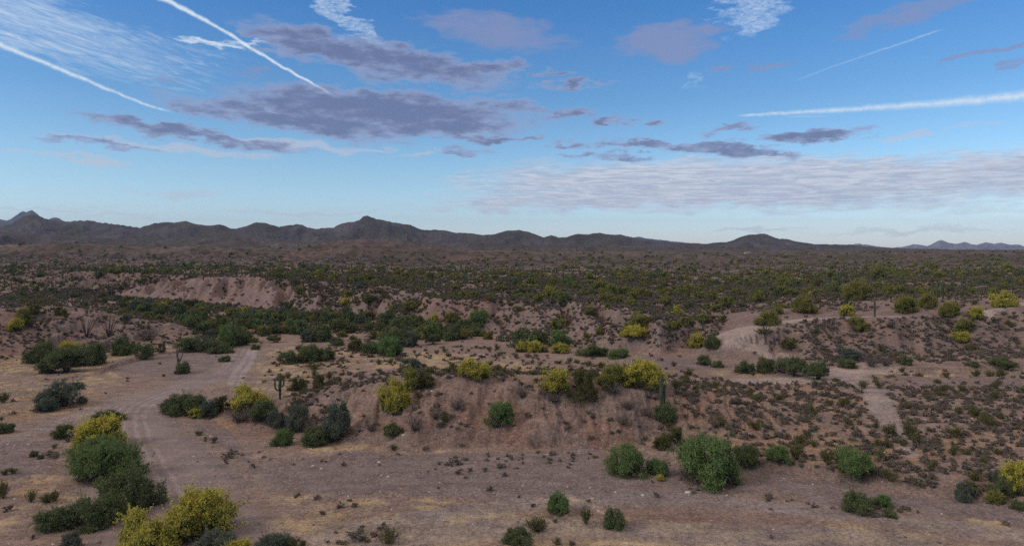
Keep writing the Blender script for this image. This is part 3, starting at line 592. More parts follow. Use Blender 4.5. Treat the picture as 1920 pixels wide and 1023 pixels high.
# ------------------------------------------------------------------ plant geometry (unit plants: footprint radius 1, height 1)
class PM:
    """collects quads/tubes with a material index and a per-face tint"""
    def __init__(s): s.V = []; s.L = []; s.S = []; s.M = []; s.T = []; s.n = 0
    def leaves(s, P, N, size, ratio, rs, mi=0, up=0.0, tri=False):
        k = len(P)
        a = rs.normal(size=(k, 3)); a = a + N * 0.6; a[:, 2] += up; a /= np.linalg.norm(a, axis=1)[:, None] + 1e-9
        b_ = np.cross(a, rs.normal(size=(k, 3))); b_ /= np.linalg.norm(b_, axis=1)[:, None] + 1e-9
        sz = size * (0.6 + 0.8 * rs.rand(k))[:, None]; L, Wd = a * sz * .5, b_ * sz * ratio * .5
        bend = np.cross(a, b_) * sz * 0.12
        if tri: Q = np.stack([P - L - Wd, P - L + Wd, P + L], 1); m = 3
        else: Q = np.stack([P - L, P - Wd + bend, P + L, P + Wd + bend], 1); m = 4
        s.V.append(Q.reshape(-1, 3)); s.L.append(np.arange(k * m) + s.n); s.S.append(np.full(k, m)); s.M.append(np.full(k, mi)); s.T.append(np.repeat(rs.rand(k), m)); s.n += k * m
    def tube(s, pts, rad, mi=1, seg=5, tint=0.5, rib=0.0):
        pts = np.asarray(pts, float); n = len(pts); d = np.gradient(pts, axis=0); d /= np.linalg.norm(d, axis=1)[:, None] + 1e-9
        ref = np.array([0.31, 0.95, 0.05]) if abs(d[0][2]) > .6 else np.array([0, 0, 1.0])
        u = np.cross(d, ref); u /= np.linalg.norm(u, axis=1)[:, None] + 1e-9; v = np.cross(d, u)
        a = np.arange(seg) / seg * 2 * math.pi; rr = np.asarray(rad, float)[:, None] * (1 + (rib * (np.arange(seg) % 2 * 2 - 1))[None, :])
        V = pts[:, None, :] + (u[:, None, :] * np.cos(a)[None, :, None] + v[:, None, :] * np.sin(a)[None, :, None]) * rr[:, :, None]
        V = V.reshape(-1, 3); J, I = np.meshgrid(np.arange(n - 1), np.arange(seg), indexing='ij'); I2 = (I + 1) % seg
        q = np.stack([J * seg + I, J * seg + I2, (J + 1) * seg + I2, (J + 1) * seg + I], -1).reshape(-1)
        cap = np.concatenate([np.arange(seg)[::-1], (n - 1) * seg + np.arange(seg)])
        s.V.append(V); s.L.append(np.concatenate([q, cap]) + s.n); s.S.append(np.concatenate([np.full((n - 1) * seg, 4), [seg, seg]])); s.M.append(np.full((n - 1) * seg + 2, mi)); s.T.append(np.full(len(V), tint)); s.n += len(V)
    def build(s, name, mats):
        me = mesh_from(name, np.concatenate(s.V), np.concatenate(s.L), np.concatenate(s.S), False)
        used = np.concatenate(s.M); me.polygons.foreach_set('material_index', used.astype(np.int32))
        a = me.attributes.new('tint', 'FLOAT', 'POINT'); a.data.foreach_set('value', np.concatenate(s.T).astype(np.float32))
        for m in mats: me.materials.append(m)
        return me
def crown_points(rs, n, nl=16, low=0.0, top=1.0, spread=0.62, shell=0.35, flat=1.0):
    """points on many small lobes filling an uneven dome, with sprays sticking out; returns points, normals, lobe centres"""
    C = []; Rl = []; ph = rs.rand() * 6.28; sk = rs.normal() * .12
    for i in range(int(nl * 1.9)):
        a = rs.rand() * 2 * math.pi; e = rs.rand() ** 0.85; lob = 1 + 0.22 * math.sin(2 * a + ph) + 0.14 * math.sin(3 * a + 2 * ph)
        rad = spread * 1.22 * lob * math.sqrt(max(0.0, 1 - (e * .9) ** 2)) * (0.45 + 0.55 * math.sqrt(rs.rand()))
        r = 0.10 + 0.17 * rs.rand()
        C.append((rad * math.cos(a) + sk * e, rad * math.sin(a), low + 0.06 + e * (top - low) * (0.78 + .16 * rs.rand()) - r * 0.3)); Rl.append(r)
    for q in range(2): C.append((rs.normal() * .2, rs.normal() * .2, low + (top - low) * (.25 + .2 * q))); Rl.append(0.24)
    C = np.array(C); Rl = np.array(Rl); k = rs.choice(len(C), n, p=Rl ** 1.7 / (Rl ** 1.7).sum())
    N = rs.normal(size=(n, 3)); N /= np.linalg.norm(N, axis=1)[:, None]
    rr = Rl[k] * (1 - shell * rs.rand(n) ** 1.3) * (1 + 0.20 * rs.normal(size=n))
    P = C[k] + N * rr[:, None] * np.array([1, 1, 0.85 * (top - low)])
    ns = max(10, n // 70); js = rs.randint(0, n, ns); q = rs.randint(0, ns, n // 4); t = rs.rand(n // 4) ** .8
    dr = N[js] + rs.normal(size=(ns, 3)) * .35 + (0, 0, .35); L_ = 0.10 + .16 * rs.rand(ns)
    P2 = P[js][q] + dr[q] * (L_[q] * t)[:, None] + rs.normal(size=(len(q), 3)) * .016; N2 = dr[q]
    P = np.concatenate([P, P2]); N = np.concatenate([N, N2])
    ok = P[:, 2] > 0.02 + low * 0.8
    return P[ok], N[ok], C
def limbs(pm, rs, C, nl=6, h0=0.25, r0=0.05, mi=1, seg=5):
    for i in range(nl):
        c = C[rs.randint(len(C))]; m = np.array([c[0] * .35 + rs.normal() * .05, c[1] * .35 + rs.normal() * .05, h0 * (0.7 + .5 * rs.rand())])
        b = np.array([rs.normal() * .04, rs.normal() * .04, -0.06])
        pts = [b, b * .4 + m * .6 + (0, 0, -.02), m, m * .45 + c * .55, c]
        pm.tube(pts, [r0, r0 * .8, r0 * .6, r0 * .4, r0 * .15], mi, seg)
def tree_parts(seed, n, size, ratio, nl, low, kind, limbn=6, seg=5, far=False, shell=0.4, blo=0.5):
    """returns {part: PM}; kind 'mesq' or 'pv'"""
    rs = np.random.RandomState(seed); P, N, C = crown_points(rs, n, nl, low, shell=shell)
    cr, tk, bl = PM(), PM(), PM()
    if kind == 'pv':
        up = P[:, 2] + 0.10 * rs.normal(size=len(P)) + 0.75 * np.sin(P[:, 0] * 5.5 + seed) * np.sin(P[:, 1] * 5 + 1) * np.cos(P[:, 2] * 6 + seed)
        isb = (rs.rand(len(P)) < blo + 0.30 * (up - 0.4)) & (N[:, 2] > -0.5)
        cr.leaves(P[~isb], N[~isb], size, ratio, rs, 0, 0.5, far); bl.leaves(P[isb] * 1.02, N[isb], size * .8, min(1, ratio * 1.5), rs, 2, 0.3, far)
    else: cr.leaves(P, N, size, ratio, rs, 0, 0.15, far)
    k = len(P) // 7; a = rs.rand(k) * 6.283; q = .72 * np.sqrt(rs.rand(k)); D_ = np.stack([q * np.cos(a), q * np.sin(a), low * .9 + .02 + .26 * rs.rand(k) ** 1.3], -1)
    tk.leaves(D_, np.stack([np.cos(a), np.sin(a), 0 * a + 1.2], -1), size * 1.5, ratio * .3, rs, 1, .8, far)  # low dead twigs in dark bark, added so the plant base looks shaded
    if not far:
        w = rs.randint(0, len(P), 260); pts = P[w] + N[w] * 0.09 * rs.rand(260)[:, None]; cr.leaves(pts, N[w], size * 1.3, ratio * .6, rs, 0, 0.4)
    limbs(tk, rs, C, limbn, 0.22 + low * .8, 0.030 if far else 0.035, 1, 4 if far else seg)
    return cr, tk, bl
def join(*pms):
    o = PM()
    for p in pms:
        for v, l, S_, m, t in zip(p.V, p.L, p.S, p.M, p.T):
            o.V.append(v); o.L.append(l - 0 + o.n - 0); o.S.append(S_); o.M.append(m); o.T.append(t)
        # indices inside p are already cumulative from 0
        o.n += p.n
    return o

# ---- libraries: near plants keep trunk / crown / blossom apart, distant ones are one mesh each
GREENS = {'mesq': M_MESQ, 'bright': M_BRIGHT, 'blue': M_BLUE}
NEAR = {}; MID = {}; FAR = {}
def near_lib(key, seed, kind, leafm, blm=None, n=21000, size=0.062, ratio=0.36, nl=18, low=0.0, limbn=8, blo=.5, shell=.4):
    cr, tk, bl = tree_parts(seed, n, size, ratio, nl, low, kind, limbn, 6, False, shell, blo)
    NEAR.setdefault(key, []).append({'crown': cr.build(key + '_crown', [leafm]), 'trunk': tk.build(key + '_trunk', [leafm, M_BARK]),
                                     'blossom': bl.build(key + '_blossom', [leafm, M_BARK, blm]) if bl.n else None})
for i in range(3): near_lib('mesq', 10 + i, 'mesq', M_MESQ, nl=15 + i * 4, n=15000)
for i in range(3): near_lib('bright', 20 + i, 'mesq', M_BRIGHT, n=18000, nl=20, size=.060)
for i in range(2): near_lib('blue', 30 + i, 'mesq', M_BLUE, nl=14, n=14000)
for i in range(3): near_lib('yel', 40 + i, 'pv', M_PV, M_YEL, blo=.64, n=20000, size=.058, ratio=.42)
for i in range(2): near_lib('oly', 50 + i, 'pv', M_PV, M_OLY, blo=.55)
for i in range(2): near_lib('tree', 60 + i, 'mesq', M_MESQ, low=0.30, nl=16, limbn=9)
for i in range(2): near_lib('drk', 70 + i, 'mesq', M_CRE, n=13000, nl=14, shell=.7, size=.062, ratio=.3, limbn=18)
def mid(key, seeds, kind, mats, n, size, ratio, nl, low=0.0, lib=MID, far=False, blo=.5, shell=.4, limbn=5):
    for s_ in seeds:
        cr, tk, bl = tree_parts(s_, n, size, ratio, nl, low, kind, limbn, 4, far, shell, blo)
        lib.setdefault(key, []).append(join(cr, tk, bl).build(key + '_plant', mats))
mid('mesq', range(100, 104), 'mesq', [M_MESQ, M_BARK], 4200, .115, .38, 13)
mid('bright', range(104, 106), 'mesq', [M_BRIGHT, M_BARK], 4200, .115, .38, 13)
mid('blue', range(106, 108), 'mesq', [M_BLUE, M_BARK], 3600, .115, .36, 12, shell=.55)
mid('yel', range(110, 113), 'pv', [M_PV, M_BARK, M_YEL], 4200, .105, .42, 13, .05, blo=.6)
mid('oly', range(114, 118), 'pv', [M_PV, M_BARK, M_OLY], 3400, .12, .38, 13, .12, blo=.45, shell=.5)
mid('tree', range(118, 120), 'mesq', [M_MESQ, M_BARK], 4200, .115, .38, 13, .3)
mid('drk', range(120, 123), 'mesq', [M_CRE, M_BARK], 2600, .10, .30, 12, 0, shell=.7, limbn=12)
mid('mesq', range(130, 133), 'mesq', [M_MESQ, M_BARK], 230, .40, .55, 9, .0, FAR, True)
mid('oly', range(133, 136), 'pv', [M_PV, M_BARK, M_OLY], 230, .38, .55, 9, .10, FAR, True, blo=.42)
def stems(seed, n_st, n_lf, size, ratio, mats, name, splay=0.8, mi_st=1, tip=0.45, r=.012):
    rs = np.random.RandomState(seed); pm = PM(); LP = []; LN = []
    for i in range(n_st):
        a = rs.rand() * 6.283; s_ = splay * math.sqrt(rs.rand()); e = np.array([s_ * math.cos(a), s_ * math.sin(a), 0.62 + .38 * rs.rand() - .25 * s_ * s_])
        m = e * [0.4, 0.4, 0.45] + rs.normal(size=3) * .04; b = e * [0.05, .05, 0] + (0, 0, -.05)
        pm.tube([b, m, e], [r, r * .7, r * .3], mi_st, 3)
        k = n_lf // n_st; t = tip + (1 - tip) * rs.rand(k); q = np.where(t[:, None] < .5, b + (m - b) * t[:, None] * 2, m + (e - m) * (t[:, None] * 2 - 1))
        LP.append(q + rs.normal(size=(k, 3)) * .085); LN.append(np.tile(e / np.linalg.norm(e), (k, 1)))
    P = np.concatenate(LP); N = np.concatenate(LN); P[:, 2] = np.abs(P[:, 2]) + .01
    pm.leaves(P, N, size, ratio, rs, 0, .3)
    return pm.build(name, mats)
for i in range(4): MID.setdefault('creo', []).append(stems(140 + i, 26, 900, .13, .38, [M_CRE, M_BARK], 'creosote_plant', .9))
for i in range(3): MID.setdefault('dead', []).append(stems(150 + i, 60, 420, .20, .14, [M_DEAD, M_DEAD], 'dead_plant', 1.0, 1, .2, .010))
for i in range(2): FAR.setdefault('creo', []).append(stems(160 + i, 9, 110, .34, .5, [M_CRE, M_BARK], 'creosote_far', .9, 1, .3, .03))
def mound_shrub(seed, n, size, ratio, mats, name):
    rs = np.random.RandomState(seed); P, N, C = crown_points(rs, n, 5, 0.0, 1.0, .6, .6); pm = PM(); pm.leaves(P, N, size, ratio, rs, 0, .5)
    w = rs.randint(0, len(P), n // 6); pm.leaves(P[w] * 1.08, N[w], size * 1.3, ratio * .5, rs, 0, .8)
    return pm.build(name, mats)
for i in range(5): MID.setdefault('burs', []).append(mound_shrub(170 + i, 420, .26, .26, [M_BUR], 'bursage_plant'))
for i in range(3): FAR.setdefault('burs', []).append(mound_shrub(180 + i, 70, .55, .45, [M_BUR], 'bursage_far'))

# ---- plant list: kind, photograph x, base y, width, height (photograph pixels), label
HAND = [
 ('yel', 365, 1008, 132, 98, 'largest bright yellow palo verde beside the dirt track in the foreground'),
 ('yel', 262, 1046, 128, 96, 'yellow-green palo verde cut by the bottom edge, left of the largest yellow tree'),
 ('yel', 442, 1052, 62, 42, 'small patch of bright yellow blossom at the bottom edge right of the largest yellow tree'),
 ('mesq', 232, 958, 112, 90, 'dark green rounded mesquite directly behind the yellow trees by the track'),
 ('mesq', 168, 990, 96, 62, 'low sprawling green mesquite left of the yellow trees in the foreground'),
 ('mesq', 102, 992, 80, 50, 'leftmost low green mesquite of the foreground thicket'),
 ('bright', 186, 905, 112, 84, 'green mesquite in the middle of the thicket left of the track'),
 ('bright', 172, 868, 92, 52, 'small green mesquite crown just below the yellow-green palo verde left of the track'),
 ('yel', 178, 840, 96, 66, 'yellow-green palo verde at the top of the thicket left of the track'),
 ('mesq', 195, 790, 62, 22, 'dark green shrub peeking over the palo verde at the bend of the track'),
 ('mesq', 114, 822, 42, 28, 'dark shrub poking out left of the yellow-green palo verde by the track bend'),
 ('mesq', 232, 880, 44, 40, 'ragged dark shrub leaning over the left edge of the track'),
 ('blue', 130, 1034, 50, 36, 'small blue-green shrub at the bottom edge below the foreground thicket'),
 ('blue', 395, 1050, 104, 50, 'dull grey-green shrub under the largest yellow palo verde'),
 ('blue', 500, 1046, 88, 50, 'grey-green shrub at the bottom edge right of the yellow trees'),
 ('drk', 556, 1046, 50, 36, 'olive shrub at the bottom edge beside the grey-green shrub'),
 ('creo', 55, 942, 24, 28, 'upright olive creosote on the tan grass at the far left'), ('creo', 85, 944, 36, 22, 'wide olive creosote on the tan grass at the left'), ('creo', 101, 940, 20, 20, 'small olive creosote right of the wide one on tan grass'), ('creo', 3, 935, 24, 44, 'olive creosote cut by the left edge above the tan grass'),
 ('mesq', 62, 856, 18, 14, 'tiny green bush on bare sand near the left edge'), ('blue', 74, 860, 16, 8, 'tiny pale shrub beside the tiny green bush at left'),
 ('burs', 95, 853, 30, 8, 'flat grey shrub beside the tiny green bush at left'), ('burs', 98, 860, 24, 9, 'flat grey shrub, lower of the pair beside the tiny green bush'), ('creo', 100, 840, 14, 9, 'small brown bush above the flat grey shrubs at left'), ('creo', 22, 888, 20, 14, 'small brown bush alone on the sand at far left'),
 ('mesq', 4, 812, 34, 22, 'dark green bush cut by the left edge on the sand'), ('creo', 3, 755, 26, 26, 'dark bush cut by the left edge beside the blue-green tree'), ('creo', 2, 788, 10, 10, 'tiny dark bush at the left edge'),
 ('blue', 110, 764, 92, 54, 'blue-green spreading mesquite standing alone on the sand at left'), ('blue', 78, 772, 50, 26, 'low left skirt of foliage beside the lone blue-green mesquite'),
 ('tree', 116, 700, 82, 52, 'dark green tree with forked trunk showing, at the foot of the left hill'), ('mesq', 165, 684, 56, 50, 'dark green tree right of the forked one at the foot of the left hill'), ('mesq', 72, 680, 62, 46, 'dark green tree behind and left of the forked one'), ('mesq', 84, 700, 36, 34, 'small green bush at the left foot of the forked tree'),
 ('yel', 126, 658, 40, 22, 'bright yellow palo verde crown above the forked tree at left'), ('mesq', 225, 666, 44, 42, 'round dark green bush alone at the foot of the left hill'), ('mesq', 267, 670, 42, 26, 'low green bush right of the round one at the foot of the left hill'), ('drk', 300, 660, 20, 20, 'small brown-green bush between low green bush and the thicket'),
 ('oly', 42, 612, 34, 38, 'yellow-green palo verde on top of the red cutbank at the left edge'), ('yel', 24, 620, 32, 26, 'yellow-green bush low on the red cutbank at the left edge'),
 ('mesq', 338, 700, 34, 26, 'dark green bush on the gravel under the bare snag'), ('mesq', 420, 678, 24, 13, 'small dark bush on the gravel beside the straight track'),
 ('mesq', 352, 660, 54, 30, 'dark green bush at the left of the thicket by the upper wash'), ('mesq', 388, 660, 50, 30, 'dark green bush in the thicket by the upper wash, beneath the tall tree'), ('bright', 420, 652, 44, 52, 'tall bright green tree in the thicket by the upper wash'), ('mesq', 446, 648, 44, 26, 'green bush at the right end of the thicket by the upper wash'), ('mesq', 478, 655, 22, 11, 'tiny green bush right of the upper wash thicket'), ('mesq', 410, 662, 46, 20, 'low dark bush in front of the tall bright green tree'),
 ('mesq', 538, 682, 42, 26, 'left bush of the dark green clump behind the saguaro'), ('mesq', 574, 678, 54, 38, 'tallest bush of the dark green clump behind the saguaro'), ('mesq', 606, 676, 50, 26, 'right bush of the dark green clump behind the saguaro'), ('creo', 587, 692, 42, 14, 'low olive bush in front of the dark green clump'),
 ('mesq', 630, 648, 28, 18, 'small round green bush above the dark clump'), ('drk', 664, 658, 42, 26, 'olive bush left of the round green tree'), ('bright', 729, 667, 58, 40, 'round green tree in the middle of the flat behind the mound'), ('mesq', 695, 662, 40, 26, 'dark bush beside the round green tree behind the mound'), ('blue', 766, 692, 44, 24, 'blue-green bush in front of the round green tree'),
 ('drk', 556, 732, 40, 28, 'olive bush beside the saguaro on the mound tip'), ('drk', 600, 722, 38, 22, 'olive bush right of the saguaro bush on the mound tip'),
 ('mesq', 328, 776, 66, 44, 'dark green bush at the left tip of the island'), ('mesq', 362, 778, 50, 42, 'dark green bush in the island beside its left tip'), ('blue', 385, 782, 48, 36, 'blue-grey bush in the middle of the island'), ('drk', 408, 772, 42, 32, 'olive-brown bush beneath the yellow palo verde on the island'),
 ('yel', 462, 770, 92, 50, 'wide bright yellow palo verde on the island left of the saguaro'), ('yel', 364, 784, 30, 22, 'small round yellow bush at the foot of the island'), ('dead', 444, 796, 62, 36, 'grey dead brush under the wide yellow palo verde'), ('mesq', 490, 792, 50, 42, 'dark green bush right below the wide yellow palo verde'), ('blue', 520, 800, 44, 34, 'grey-green bush at the foot of the mound tip'), ('dead', 470, 784, 50, 30, 'dead brush beneath the wide yellow palo verde'),
 ('bright', 527, 835, 44, 34, 'bright green bush at the lower left foot of the mound'), ('mesq', 590, 836, 58, 42, 'green bush at the foot of the mound beside the blue-green tree'), ('blue', 634, 824, 66, 74, 'tall blue-green tree at the left foot of the mound'), ('blue', 556, 808, 54, 52, 'grey-green bush on the slope between saguaro and blue-green tree'), ('dead', 575, 812, 50, 44, 'dark twiggy shrub left of the blue-green tree'), ('dead', 545, 775, 34, 22, 'dark twiggy shrub just under the saguaro'),
 ('yel', 738, 772, 62, 62, 'yellow palo verde leaning down the left slope of the mound'), ('oly', 766, 734, 46, 46, 'pale green palo verde on the crest above the leaning yellow one'), ('drk', 798, 728, 44, 30, 'dark olive bush on the mound crest beside the pale palo verde'), ('yel', 890, 712, 60, 40, 'pale yellow palo verde alone on the middle of the mound crest'),
 ('yel', 1042, 736, 66, 48, 'rounded yellow palo verde on the mound crest right of centre'), ('drk', 1094, 758, 70, 66, 'big dark twiggy bush on the mound crest beside the rounded yellow tree'), ('dead', 1040, 758, 50, 26, 'dark brush beneath the rounded yellow tree on the mound'), ('oly', 1150, 724, 66, 42, 'pale olive palo verde on the crest between dark bush and yellow tree'), ('yel', 1208, 728, 78, 56, 'large yellow-green palo verde on the crest beside the pale saguaro'), ('dead', 1150, 742, 50, 28, 'dark brush under the pale olive palo verde'),
 ('bright', 934, 796, 54, 46, 'single green bush high on the red face of the mound'), ('dead', 930, 808, 40, 22, 'dead brush hanging beneath the green bush on the red face'), ('dead', 856, 772, 52, 30, 'dark grey brush on the bare mound face'), ('dead', 778, 812, 50, 40, 'dark grey-green brush low on the mound face'), ('mesq', 735, 818, 38, 26, 'low green bush at the foot of the mound face'), ('dead', 695, 812, 36, 26, 'dark brush between blue-green tree and low green bush'), ('dead', 815, 788, 34, 24, 'small dark brush on the mound face'), ('dead', 980, 750, 34, 32, 'dark brush on the right of the red face'), ('creo', 738, 846, 18, 14, 'small green tuft on sand below the mound'),
 ('mesq', 1250, 792, 44, 40, 'green bush at the foot of the pale saguaro'), ('dead', 1180, 770, 40, 26, 'dark brush on the slope left of the pale saguaro'), ('dead', 1170, 800, 50, 26, 'dark brush near the pale rock at the mound end'), ('dead', 1215, 785, 40, 22, 'dark brush left of the green bush at the pale saguaro'), ('drk', 1275, 832, 52, 34, 'dark olive bush on the slope above the willow bushes'), ('drk', 1240, 842, 40, 28, 'dark bush above the two round green bushes'),
 ('bright', 1180, 893, 82, 62, 'round bright green bush left of the big willow-like tree'), ('bright', 1238, 890, 44, 34, 'smaller green bush between the two round ones in the wash'), ('bright', 1335, 908, 134, 98, 'biggest round green tree standing in the wash at right of centre'), ('mesq', 1402, 876, 48, 48, 'dark green bush behind the biggest round tree'), ('yel', 1240, 901, 20, 12, 'tiny yellow-green tuft below the smaller green bush in the wash'),
 ('bright', 1464, 870, 46, 34, 'bright green bush above the wash right of the biggest tree'), ('creo', 1496, 862, 34, 42, 'olive bush behind the bright green bush above the wash'), ('bright', 1613, 896, 84, 52, 'wide bright green bush on the wash bank at right'), ('creo', 1672, 905, 40, 26, 'olive bush right of the wide green bush on the bank'), ('creo', 1555, 876, 34, 34, 'olive bush left of the wide green bush on the bank'),
 ('mesq', 1612, 960, 66, 42, 'dark green bush in the middle of the wash at right'), ('bright', 1660, 950, 36, 24, 'bright green bush joined to the dark one in the wash'), ('mesq', 1669, 969, 30, 16, 'low green bush in front of the pair in the wash'), ('dead', 1625, 968, 40, 16, 'grey brush at the foot of the dark green bush in the wash'),
 ('bright', 1048, 962, 52, 42, 'green bush in the near wash, upper left of the front group'), ('creo', 1100, 983, 28, 40, 'upright narrow creosote between two green bushes at the front'), ('mesq', 1152, 990, 50, 42, 'dark green bush right of the upright creosote at the front'), ('creo', 1007, 998, 48, 32, 'leafy olive creosote at the front'), ('creo', 1014, 996, 30, 26, 'shorter stems beside the leafy olive creosote'), ('mesq', 970, 1020, 58, 34, 'dark green bush at the bottom edge of the front group'), ('creo', 1045, 1022, 20, 16, 'tiny creosote at the bottom edge'), ('creo', 1042, 980, 12, 9, 'tiny green tuft between the front bushes'),
 ('creo', 726, 1020, 50, 34, 'olive creosote at the bottom edge on tan grass left of centre'), ('burs', 672, 1018, 60, 18, 'low brown shrubs left of the olive creosote at the bottom edge'),
 ('yel', 1914, 925, 56, 66, 'yellow palo verde cut by the right edge above the wash'), ('mesq', 1886, 930, 44, 38, 'green bush beneath the yellow palo verde at the right edge'), ('oly', 1870, 944, 34, 24, 'pale green bush at the wash bank near the right edge'), ('blue', 1812, 940, 34, 38, 'dark grey cholla-like bush on the bank near the right edge'), ('blue', 1875, 906, 36, 28, 'dark bush behind the yellow palo verde at the right edge'), ('mesq', 1828, 930, 24, 18, 'small green bush beside the grey cholla-like bush'), ('mesq', 1912, 955, 30, 20, 'small green bush on the bank cut by the right edge'),
 ('tree', 1492, 705, 58, 38, 'green tree with trunk showing beside the bare turnaround'), ('tree', 1538, 712, 48, 36, 'rounded green tree at the edge of the bare turnaround'), ('mesq', 1438, 698, 36, 34, 'green bush left of the trunked tree by the turnaround'), ('mesq', 1400, 700, 36, 28, 'dull green bush at the foot of the dirt ramp'), ('dead', 1462, 690, 40, 30, 'grey brush behind the trunked tree by the turnaround'),
 ('yel', 1306, 652, 36, 34, 'bright yellow palo verde left of the dirt ramp'), ('mesq', 1338, 655, 34, 32, 'dark green bush between yellow palo verde and dirt ramp'), ('mesq', 1322, 684, 32, 20, 'green bush at the gravel edge below the dirt ramp'), ('mesq', 1346, 688, 28, 14, 'pale green bush beside the gravel edge bush'),
 ('yel', 1190, 638, 60, 26, 'bright yellow crown low on the slope left of the ramp'), ('oly', 1196, 618, 52, 30, 'dull olive palo verde above the bright yellow crown'), ('yel', 1000, 660, 42, 26, 'bright yellow bush at the valley edge, left of a pair'), ('yel', 1052, 662, 34, 22, 'bright yellow bush at the valley edge, right of a pair'), ('yel', 975, 660, 22, 22, 'yellow-green bush at the left of the valley edge pair'),
 ('bright', 1158, 672, 44, 22, 'bright green bush at the mouth of the side gully'), ('mesq', 1115, 668, 60, 26, 'dark green bush left of the side gully'), ('yel', 812, 612, 28, 22, 'yellow bush below the red cutbank'), ('bright', 895, 616, 46, 34, 'green tree against the red cutbank'), ('mesq', 868, 622, 40, 28, 'dark tree left of the green one at the red cutbank'),
 ('dead', 1636, 690, 36, 28, 'grey brush at the foot of the right hill'), ('dead', 1665, 688, 34, 26, 'grey brush beside the other at the foot of the right hill'), ('blue', 1590, 676, 50, 28, 'blue-green bush at the foot of the right hill'), ('mesq', 1590, 690, 40, 18, 'low green bush under the blue-green one at the right hill'), ('mesq', 1702, 684, 26, 20, 'dark bush at the foot of the right hill beside the grey brush'),
 ('mesq', 1885, 692, 50, 20, 'low green bush on the gravel at the far right'), ('yel', 1895, 692, 16, 14, 'small yellow tuft beside the low green bush at far right'), ('mesq', 1825, 686, 30, 12, 'small green bush on the flat at right'), ('creo', 1620, 728, 24, 20, 'olive bush at the start of the foot path'), ('creo', 1650, 728, 22, 18, 'olive bush right of the start of the foot path'), ('creo', 1832, 706, 22, 16, 'round brown-green bush on the flat at far right'), ('creo', 1778, 708, 20, 14, 'olive bush on the gravel flat at right'),
 ('oly', 1610, 622, 36, 28, 'olive palo verde alone on the right hill face'), ('yel', 1806, 642, 34, 22, 'bright yellow bush on the right hill face'), ('oly', 1815, 624, 36, 24, 'yellow-green palo verde above the bright yellow bush on the right hill'), ('oly', 1440, 610, 44, 30, 'leaning palo verde beside the top of the dirt ramp'), ('creo', 1432, 634, 32, 14, 'low olive bush at the bend of the dirt ramp'), ('drk', 1480, 655, 34, 18, 'dark brush at the foot of the hill beside the ramp'),
 ('drk', 60, 590, 40, 20, 'dark brush beside the red cutbank at left'), ('drk', 110, 592, 28, 20, 'dark bush near the top of the left hill'), ('blue', 232, 602, 20, 12, 'grey bush high on the left hill'), ('dead', 270, 640, 60, 30, 'dark brush at the right end of the left hill'), ('dead', 195, 655, 40, 24, 'reddish brush at the foot of the left hill'), ('creo', 1710, 825, 34, 44, 'tall brown creosote standing over the bushes by the foot path'), ('creo', 1722, 836, 26, 30, 'brown creosote beside the tall one near the foot path'),
]
YELL = [(735, 586, 30), (250, 582, 34), (460, 590, 30), (648, 575, 40), (770, 582, 40), (628, 604, 44), (690, 600, 36), (728, 604, 26), (548, 606, 22), (580, 604, 22), (1105, 525, 30), (1130, 545, 44), (1050, 560, 34), (1010, 565, 30), (1195, 600, 34), (1190, 560, 30), (1305, 560, 32), (1320, 605, 40), (1355, 602, 26), (1610, 560, 70), (1510, 585, 60), (1460, 588, 30), (1590, 592, 44), (1700, 585, 60), (1740, 575, 50), (1780, 590, 50), (1880, 575, 60), (1830, 595, 46), (1560, 520, 46), (1650, 520, 60), (1750, 505, 50), (1890, 510, 50), (1270, 590, 32), (1250, 570, 30), (1420, 565, 44), (300, 600, 24), (350, 612, 34), (380, 590, 34), (1105, 590, 34), (1030, 550, 30), (940, 545, 28), (890, 560, 30)]
PL = []     # kind, x, y, z, radius, height, rot, label, group
KIND = {'mesq': ('mesquite_tree', 'tree'), 'bright': ('mesquite_tree', 'tree'), 'blue': ('mesquite_tree', 'tree'), 'tree': ('mesquite_tree', 'tree'), 'drk': ('mesquite_tree', 'tree'), 'yel': ('palo_verde_tree', 'tree'), 'oly': ('palo_verde_tree', 'tree'),
        'creo': ('creosote_bush', 'bush'), 'dead': ('dead_shrub', 'shrub'), 'burs': ('bursage_shrub', 'shrub')}
rsp = np.random.RandomState(5)
for k, px, py, w, h, lab in HAND:
    p = hit(px, py)
    if p is None: continue
    wd, hh = w * p[1] / F * .5, h * p[1] / F
    PL.append([k, p[0], p[1] + wd * .35, float(gz(p[0], p[1] + wd * .35)[0]), wd * 1.13, hh * (0.88 if k in ('mesq', 'bright', 'blue', 'yel', 'oly', 'drk', 'tree') else 0.96), rsp.rand() * 6.28, lab, None])
for px, py, w in YELL:
    p = hit(px, py)
    if p is None: continue
    wd = w * p[1] / F * .40
    if wd > 6: wd = 6 * (.7 + .3 * rsp.rand())
    PL.append(['yel' if rsp.rand() < .16 else 'oly', p[0], p[1], p[2], wd, wd * 1.25, rsp.rand() * 6.28, 'small yellow-green palo verde in flower among the scrub beyond the wash', 'yellow-green palo verdes beyond the wash'])

